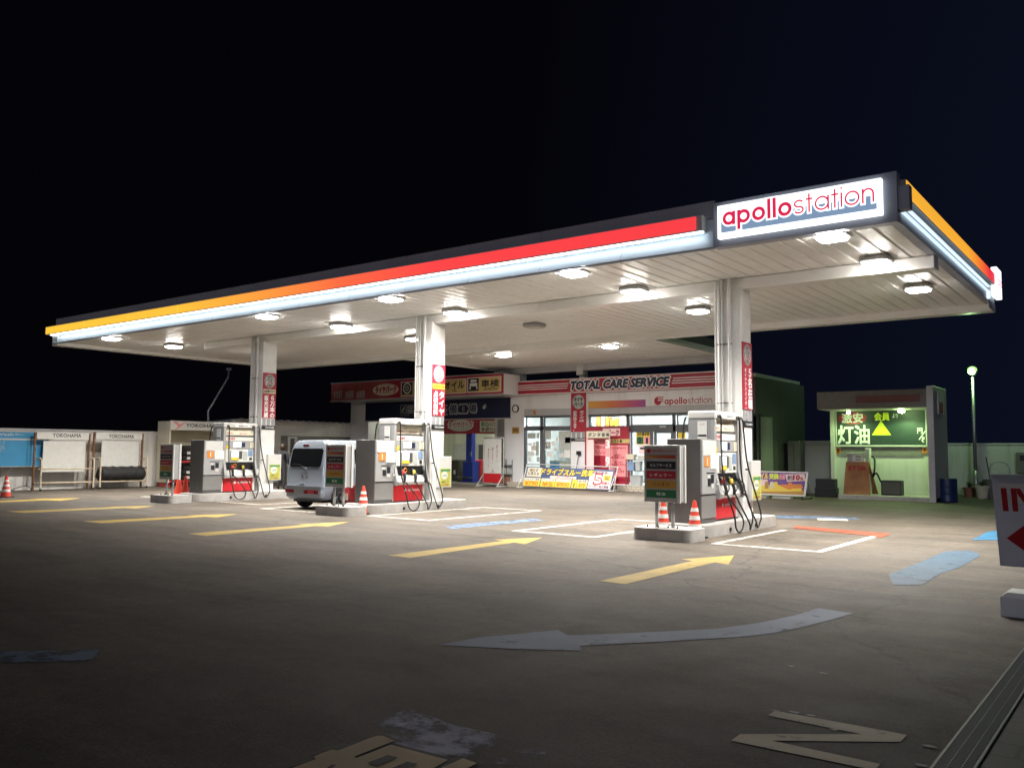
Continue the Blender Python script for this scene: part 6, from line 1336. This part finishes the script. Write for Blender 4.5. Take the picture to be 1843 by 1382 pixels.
# back wall on the right
YW = 34.5; zw2 = PY(1760, 800, YW).z
rw_ = thing('boundary_wall', 'plain block boundary wall behind the green lamp post', 'wall', (2, YW, 0)); Bx(PY(1440, 800, YW).x, 22, YW, YW+.18, 0, zw2, .005).build('wall', 'wallgreen', rw_)
Bx(PY(1440, 800, YW).x, 22, YW-.03, YW+.21, zw2+.001, zw2+.05, .006).build('coping', 'wallgreen', rw_)
eb = thing('wall_box', 'grey electrical box on the back wall behind the IN sign', 'electrical box', PY(1837, 830, YW)); p, q = PY(1829, 814, YW-.1), PY(1870, 852, YW-.1); Bx(p.x, q.x, YW-.25, YW-.032, q.z, p.z, .01).build('box', 'darkconcrete', eb); boxY(MB(), (1835, 819), (1847, 829), YW-.251, .01).build('door_window', 'blackpanel', eb)
# lamp post with the green lamp
YL = 33.4; lp = thing('lamp_post', 'tall grey lamp post with a glowing green white lamp', 'street lamp', (PY(1757, 890, YL).x, YL, 0))
x0, x1 = PY(1757, 885, YL).x, PY(1750, 672, YL).x; zt_ = PY(1750, 676, YL).z
MB().tube([(x0, YL, 0), (x0, YL, .9)], .085, 12).build('base', 'steel', lp, smooth=True); MB().tube([(x0, YL, .9), ((x0+x1)/2, YL, zt_*.55), (x1, YL, zt_)], [.062, .055, .045], 10).build('pole', 'steel', lp, smooth=True)
mb = MB(); mb.lathe([(.05, 0), (.12, .02), (.17, .10), (.18, .14)], (x1, YL, zt_), 16); mb.build('collar', 'lightgrey', lp, smooth='auto')
MB().lathe([(.13, .145), (.155, .19), (.14, .26), (.07, .31), (.01, .325)], (x1, YL, zt_), 16).build('lamp_globe', 'postlamp', lp, smooth=True)
pl = bpy.data.lights.new('lamp', 'POINT'); pl.energy = 130; pl.color = (0.52, 1.0, 0.42); pl.shadow_soft_size = .06
plo = bpy.data.objects.new('lamp', pl); COL.objects.link(plo); plo.parent = lp; plo.location = Vector((x1, YL-.32, zt_+.2)) - lp.location
# pots by the wall
for (px, py, r_, h_, m_, lab) in ((1745, 894, .20, .33, 'terracotta', 'terracotta pot with a small plant beside the lamp post'), (1768, 897, .22, .42, 'cream', 'pale pot right of the lamp post'), (1786, 896, .26, .62, 'darkconcrete', 'tall dark pot with a stick near the IN sign')):
    p = PZ(px, py); p.y = min(p.y, 33.0); p.x = PY(px, py, p.y).x; t = thing('plant_pot', lab, 'plant pot', (p.x, p.y, 0))
    MB().lathe([(r_*.7, 0), (r_*.95, h_*.85), (r_*1.08, h_*.86), (r_*1.08, h_), (r_*.9, h_), (r_*.88, h_*.9)], (p.x, p.y, 0), 18).build('pot', m_, t, smooth='auto')
    mb = MB()
    for k in range(26):
        a = random.uniform(0, 6.28); q_ = Vector((p.x, p.y, h_*.92)); tip = q_+Vector((cos(a)*random.uniform(.05, .24), sin(a)*random.uniform(.05, .24), random.uniform(.03, .26))); s_ = Vector((-sin(a), cos(a), 0))*.025
        mb.face([q_, (q_+tip)/2+s_+EZ*.03, tip, (q_+tip)/2-s_+EZ*.03])
    if m_ != 'darkconcrete': mb.build('plant', 'plant', t)
    else: mb.bm.free(); MB().tube([(p.x, p.y, h_*.5), (p.x-.15, p.y, h_+.75)], .02, 6).build('stick', 'darkgrey', t)
hp = thing('wire_hoop', 'thin round wire hoop standing by the back wall', 'hoop', PZ(1799, 888)); c = PY(1799, 845, 33.2); MB().tube([c+Vector((.30*cos(a), 0, .26*sin(a))) for a in [2*pi*k/24 for k in range(25)]], .012, 6).build('ring', 'steel', hp, smooth=True); MB().tube([(c.x, 33.2, 0), (c.x, 33.2, c.z-.26)], .012, 6).build('stem', 'steel', hp)
# oil change banner on wheels
ob_ = thing('banner_stand', 'colourful oil change banner in a white frame right of the pumps', 'banner stand', (-10, 27.4, 0), 'advertising banners on stands')
Yo = 27.2; P = [PY(1338, 846.5, Yo+.22), PY(1455, 849.5, Yo+.22), PY(1449.5, 893.5, Yo), PY(1335, 889, Yo)]
n_o = (P[1]-P[0]).cross(P[3]-P[0]).normalized(); n_o = n_o if n_o.y < 0 else -n_o; ro = (P[1]-P[0]).normalized(); uo = n_o.cross(ro)
def opt(u, v): return P[0]*(1-u)*(1-v)+P[1]*u*(1-v)+P[2]*u*v+P[3]*(1-u)*v
def opl(pts, lift, m_, nm, par): return MB().prism([opt(*q_)+n_o*lift for q_ in pts], n_o*.002).build(nm, m_, par)
R4 = lambda u0, u1, v0, v1: [(u0, v0), (u1, v0), (u1, v1), (u0, v1)]
def otx(s_, m_, par, u0, u1, v0, v1, lift, **k): return text(s_, m_, par, opt((u0+u1)/2, (v0+v1)/2), ro, uo, w=(P[1]-P[0]).length*(u1-u0), h=(P[0]-P[3]).length*(v1-v0), lift=lift, **k)
sh = opl(R4(0, 1, 0, 1), 0, 'paper', 'sheet', ob_)
opl(R4(.03, .97, .05, .94), .003, 'purple', 'ground', sh); opl(R4(.03, .40, .36, .66), .006, 'palepink', 'cloud', sh); opl([(.03, .80), (.97, .74), (.97, .94), (.03, .94)], .006, 'ochre', 'foot_band', sh)
opl([(.30, .62), (.55, .56), (.75, .66), (.93, .64), (.93, .80), (.30, .86)], .008, 'yellow', 'oil_splash', sh); opl([(.56, .56), (.92, .50), (.95, .66), (.70, .72)], .009, 'orange', 'oil_stream', sh)
for u, m_ in ((.36, 'ochre'), (.44, 'cream'), (.50, 'yellow'), (.72, 'orange')): opl([(u, .48), (u+.015, .44), (u+.045, .44), (u+.06, .50), (u+.06, .74), (u, .74)], .011, m_, 'oil_can', sh)
otx('オイル', 'yellow', sh, .22, .40, .09, .33, .006, bold=.1); otx('交換', 'lime', sh, .42, .56, .10, .32, .006, bold=.1); otx('全品', 'pink', sh, .57, .66, .10, .32, .006, bold=.1)
q = opl([(.66, .12), (.95, .08), (.97, .36), (.70, .42)], .006, 'palepink', 'price_bubble', sh); otx('10', 'textred', q, .79, .88, .14, .34, .011, bold=.08); otx('%', 'textred', q, .89, .94, .22, .34, .011, bold=.05); otx('割引', 'textnavy', q, .70, .78, .16, .36, .011, bold=.06)
mb = MB()
for x in (P[3]+ro*.15, P[2]-ro*.05): mb.tube([Vector((x.x, Yo-.15, .05)), Vector((x.x, Yo+.7, .05))], .025, 8); mb.tube([Vector((x.x, Yo+.65, .06)), Vector((x.x, Yo+.28, P[0].z-.05))], .02, 8)
mb.build('frame', 'steel', ob_)
for x in (P[3]+ro*.15, P[2]-ro*.05):
    for y in (Yo-.14, Yo+.68): MB().lathe([(.03, -.02), (.05, -.015), (.05, .015), (.03, .02)], (x.x, y, .05), 12, 0).build('caster', 'black', ob_)
for k in (.25, .62): p = P[3]+(P[2]-P[3])*k; Bx(p.x-.3, p.x+.3, Yo+.05, Yo+.3, 0, .07, .01).build('weight', 'bldwhite', ob_)

# ================================================================== IN SIGN AND BLOCK AT THE RIGHT EDGE
YI = 8.9; isg = thing('entrance_sign', 'grey IN sign board with a red arrow at the right edge', 'sign', (-.6, YI, 0))
p, q = PY(1785, 857, YI), PY(1801, 1017, YI); wI = .95
MB().prism([(p.x, YI-.03, p.z), (p.x+wI+.18, YI-.03, p.z), (q.x+wI, YI-.03, q.z), (q.x, YI-.03, q.z)], (0, .012, 0)).build('board', 'acrylic', isg)
mb = MB(); mb.box(p.x-.012, p.x+wI+.19, YI-.045, YI+.055, p.z+.002, p.z+.022, .006); mb.build('top_rail', 'steel', isg)
bA, bB = PY(1793, 869, YI-.03), PY(1797, 905, YI-.03)
Bx(bA.x, p.x+wI+.1, YI-.034, YI-.031, PY(1793, 887, YI-.03).z, bA.z).build('white_band', 'acrylic_light', isg); Bx(bA.x+.01, p.x+wI+.1, YI-.034, YI-.031, bB.z, PY(1793, 893, YI-.03).z).build('white_band', 'acrylic_light', isg)
iA, iB = PY(1801, 878, YI-.034), PY(1823, 920, YI-.034)
i_ = MB().prism([(iA.x, YI-.037, iA.z), (iA.x+.045, YI-.037, iA.z), (iA.x+.058, YI-.037, iB.z), (iA.x+.013, YI-.037, iB.z)], (0, .002, 0)).build('letter', 'acrylic_red', isg)
xN = PY(1819, 878, YI-.03).x; hN = iA.z-iB.z
mb = MB()
for pts in ([(xN, iA.z), (xN+.045, iA.z), (xN+.055, iB.z), (xN+.012, iB.z)], [(xN+.046, iA.z), (xN+.072, iA.z), (xN+.185, iB.z), (xN+.15, iB.z), (xN+.05, iA.z-hN*.22)], [(xN+.17, iA.z), (xN+.215, iA.z), (xN+.225, iB.z), (xN+.186, iB.z), (xN+.176, iB.z+hN*.2)]): mb.prism([(x, YI-.037, z) for x, z in pts], (0, .002, 0))
mb.build('letter', 'acrylic_red', isg)
cD = PY(1812, 968, YI-.03); mb = MB(); mb.prism([(cD.x, YI-.036, cD.z), (cD.x+.22, YI-.036, cD.z+.19), (cD.x+.22, YI-.036, cD.z+.09), (cD.x+.6, YI-.036, cD.z+.09), (cD.x+.6, YI-.036, cD.z-.07), (cD.x+.22, YI-.036, cD.z-.07), (cD.x+.22, YI-.036, cD.z-.17)], (0, .002, 0)); mb.build('arrow', 'acrylic_red', isg)
for x in (p.x+.35, p.x+.8): MB().tube([(x, YI+.08, .0), (x, YI+.08, p.z-.05)], .03, 10).build('post', 'steel', isg, smooth=True)
bl = PZ(1801, 1108); cb = thing('kerb_block', 'pale concrete block on the ground below the IN sign', 'concrete block', (bl.x+.4, bl.y+.15, 0))
zb_ = PY(1801, 1066, bl.y).z
MB().loft([[(bl.x+i*0+a, bl.y+b, 0) for a, b in ((0, 0), (.9, 0), (.9, .42), (0, .42))], [(bl.x+a, bl.y+b, zb_*.8) for a, b in ((.0, .0), (.9, .0), (.9, .42), (.0, .42))], [(bl.x+a, bl.y+b, zb_) for a, b in ((.05, .05), (.85, .05), (.85, .37), (.05, .37))]]).build('block', 'bldwhite', cb)
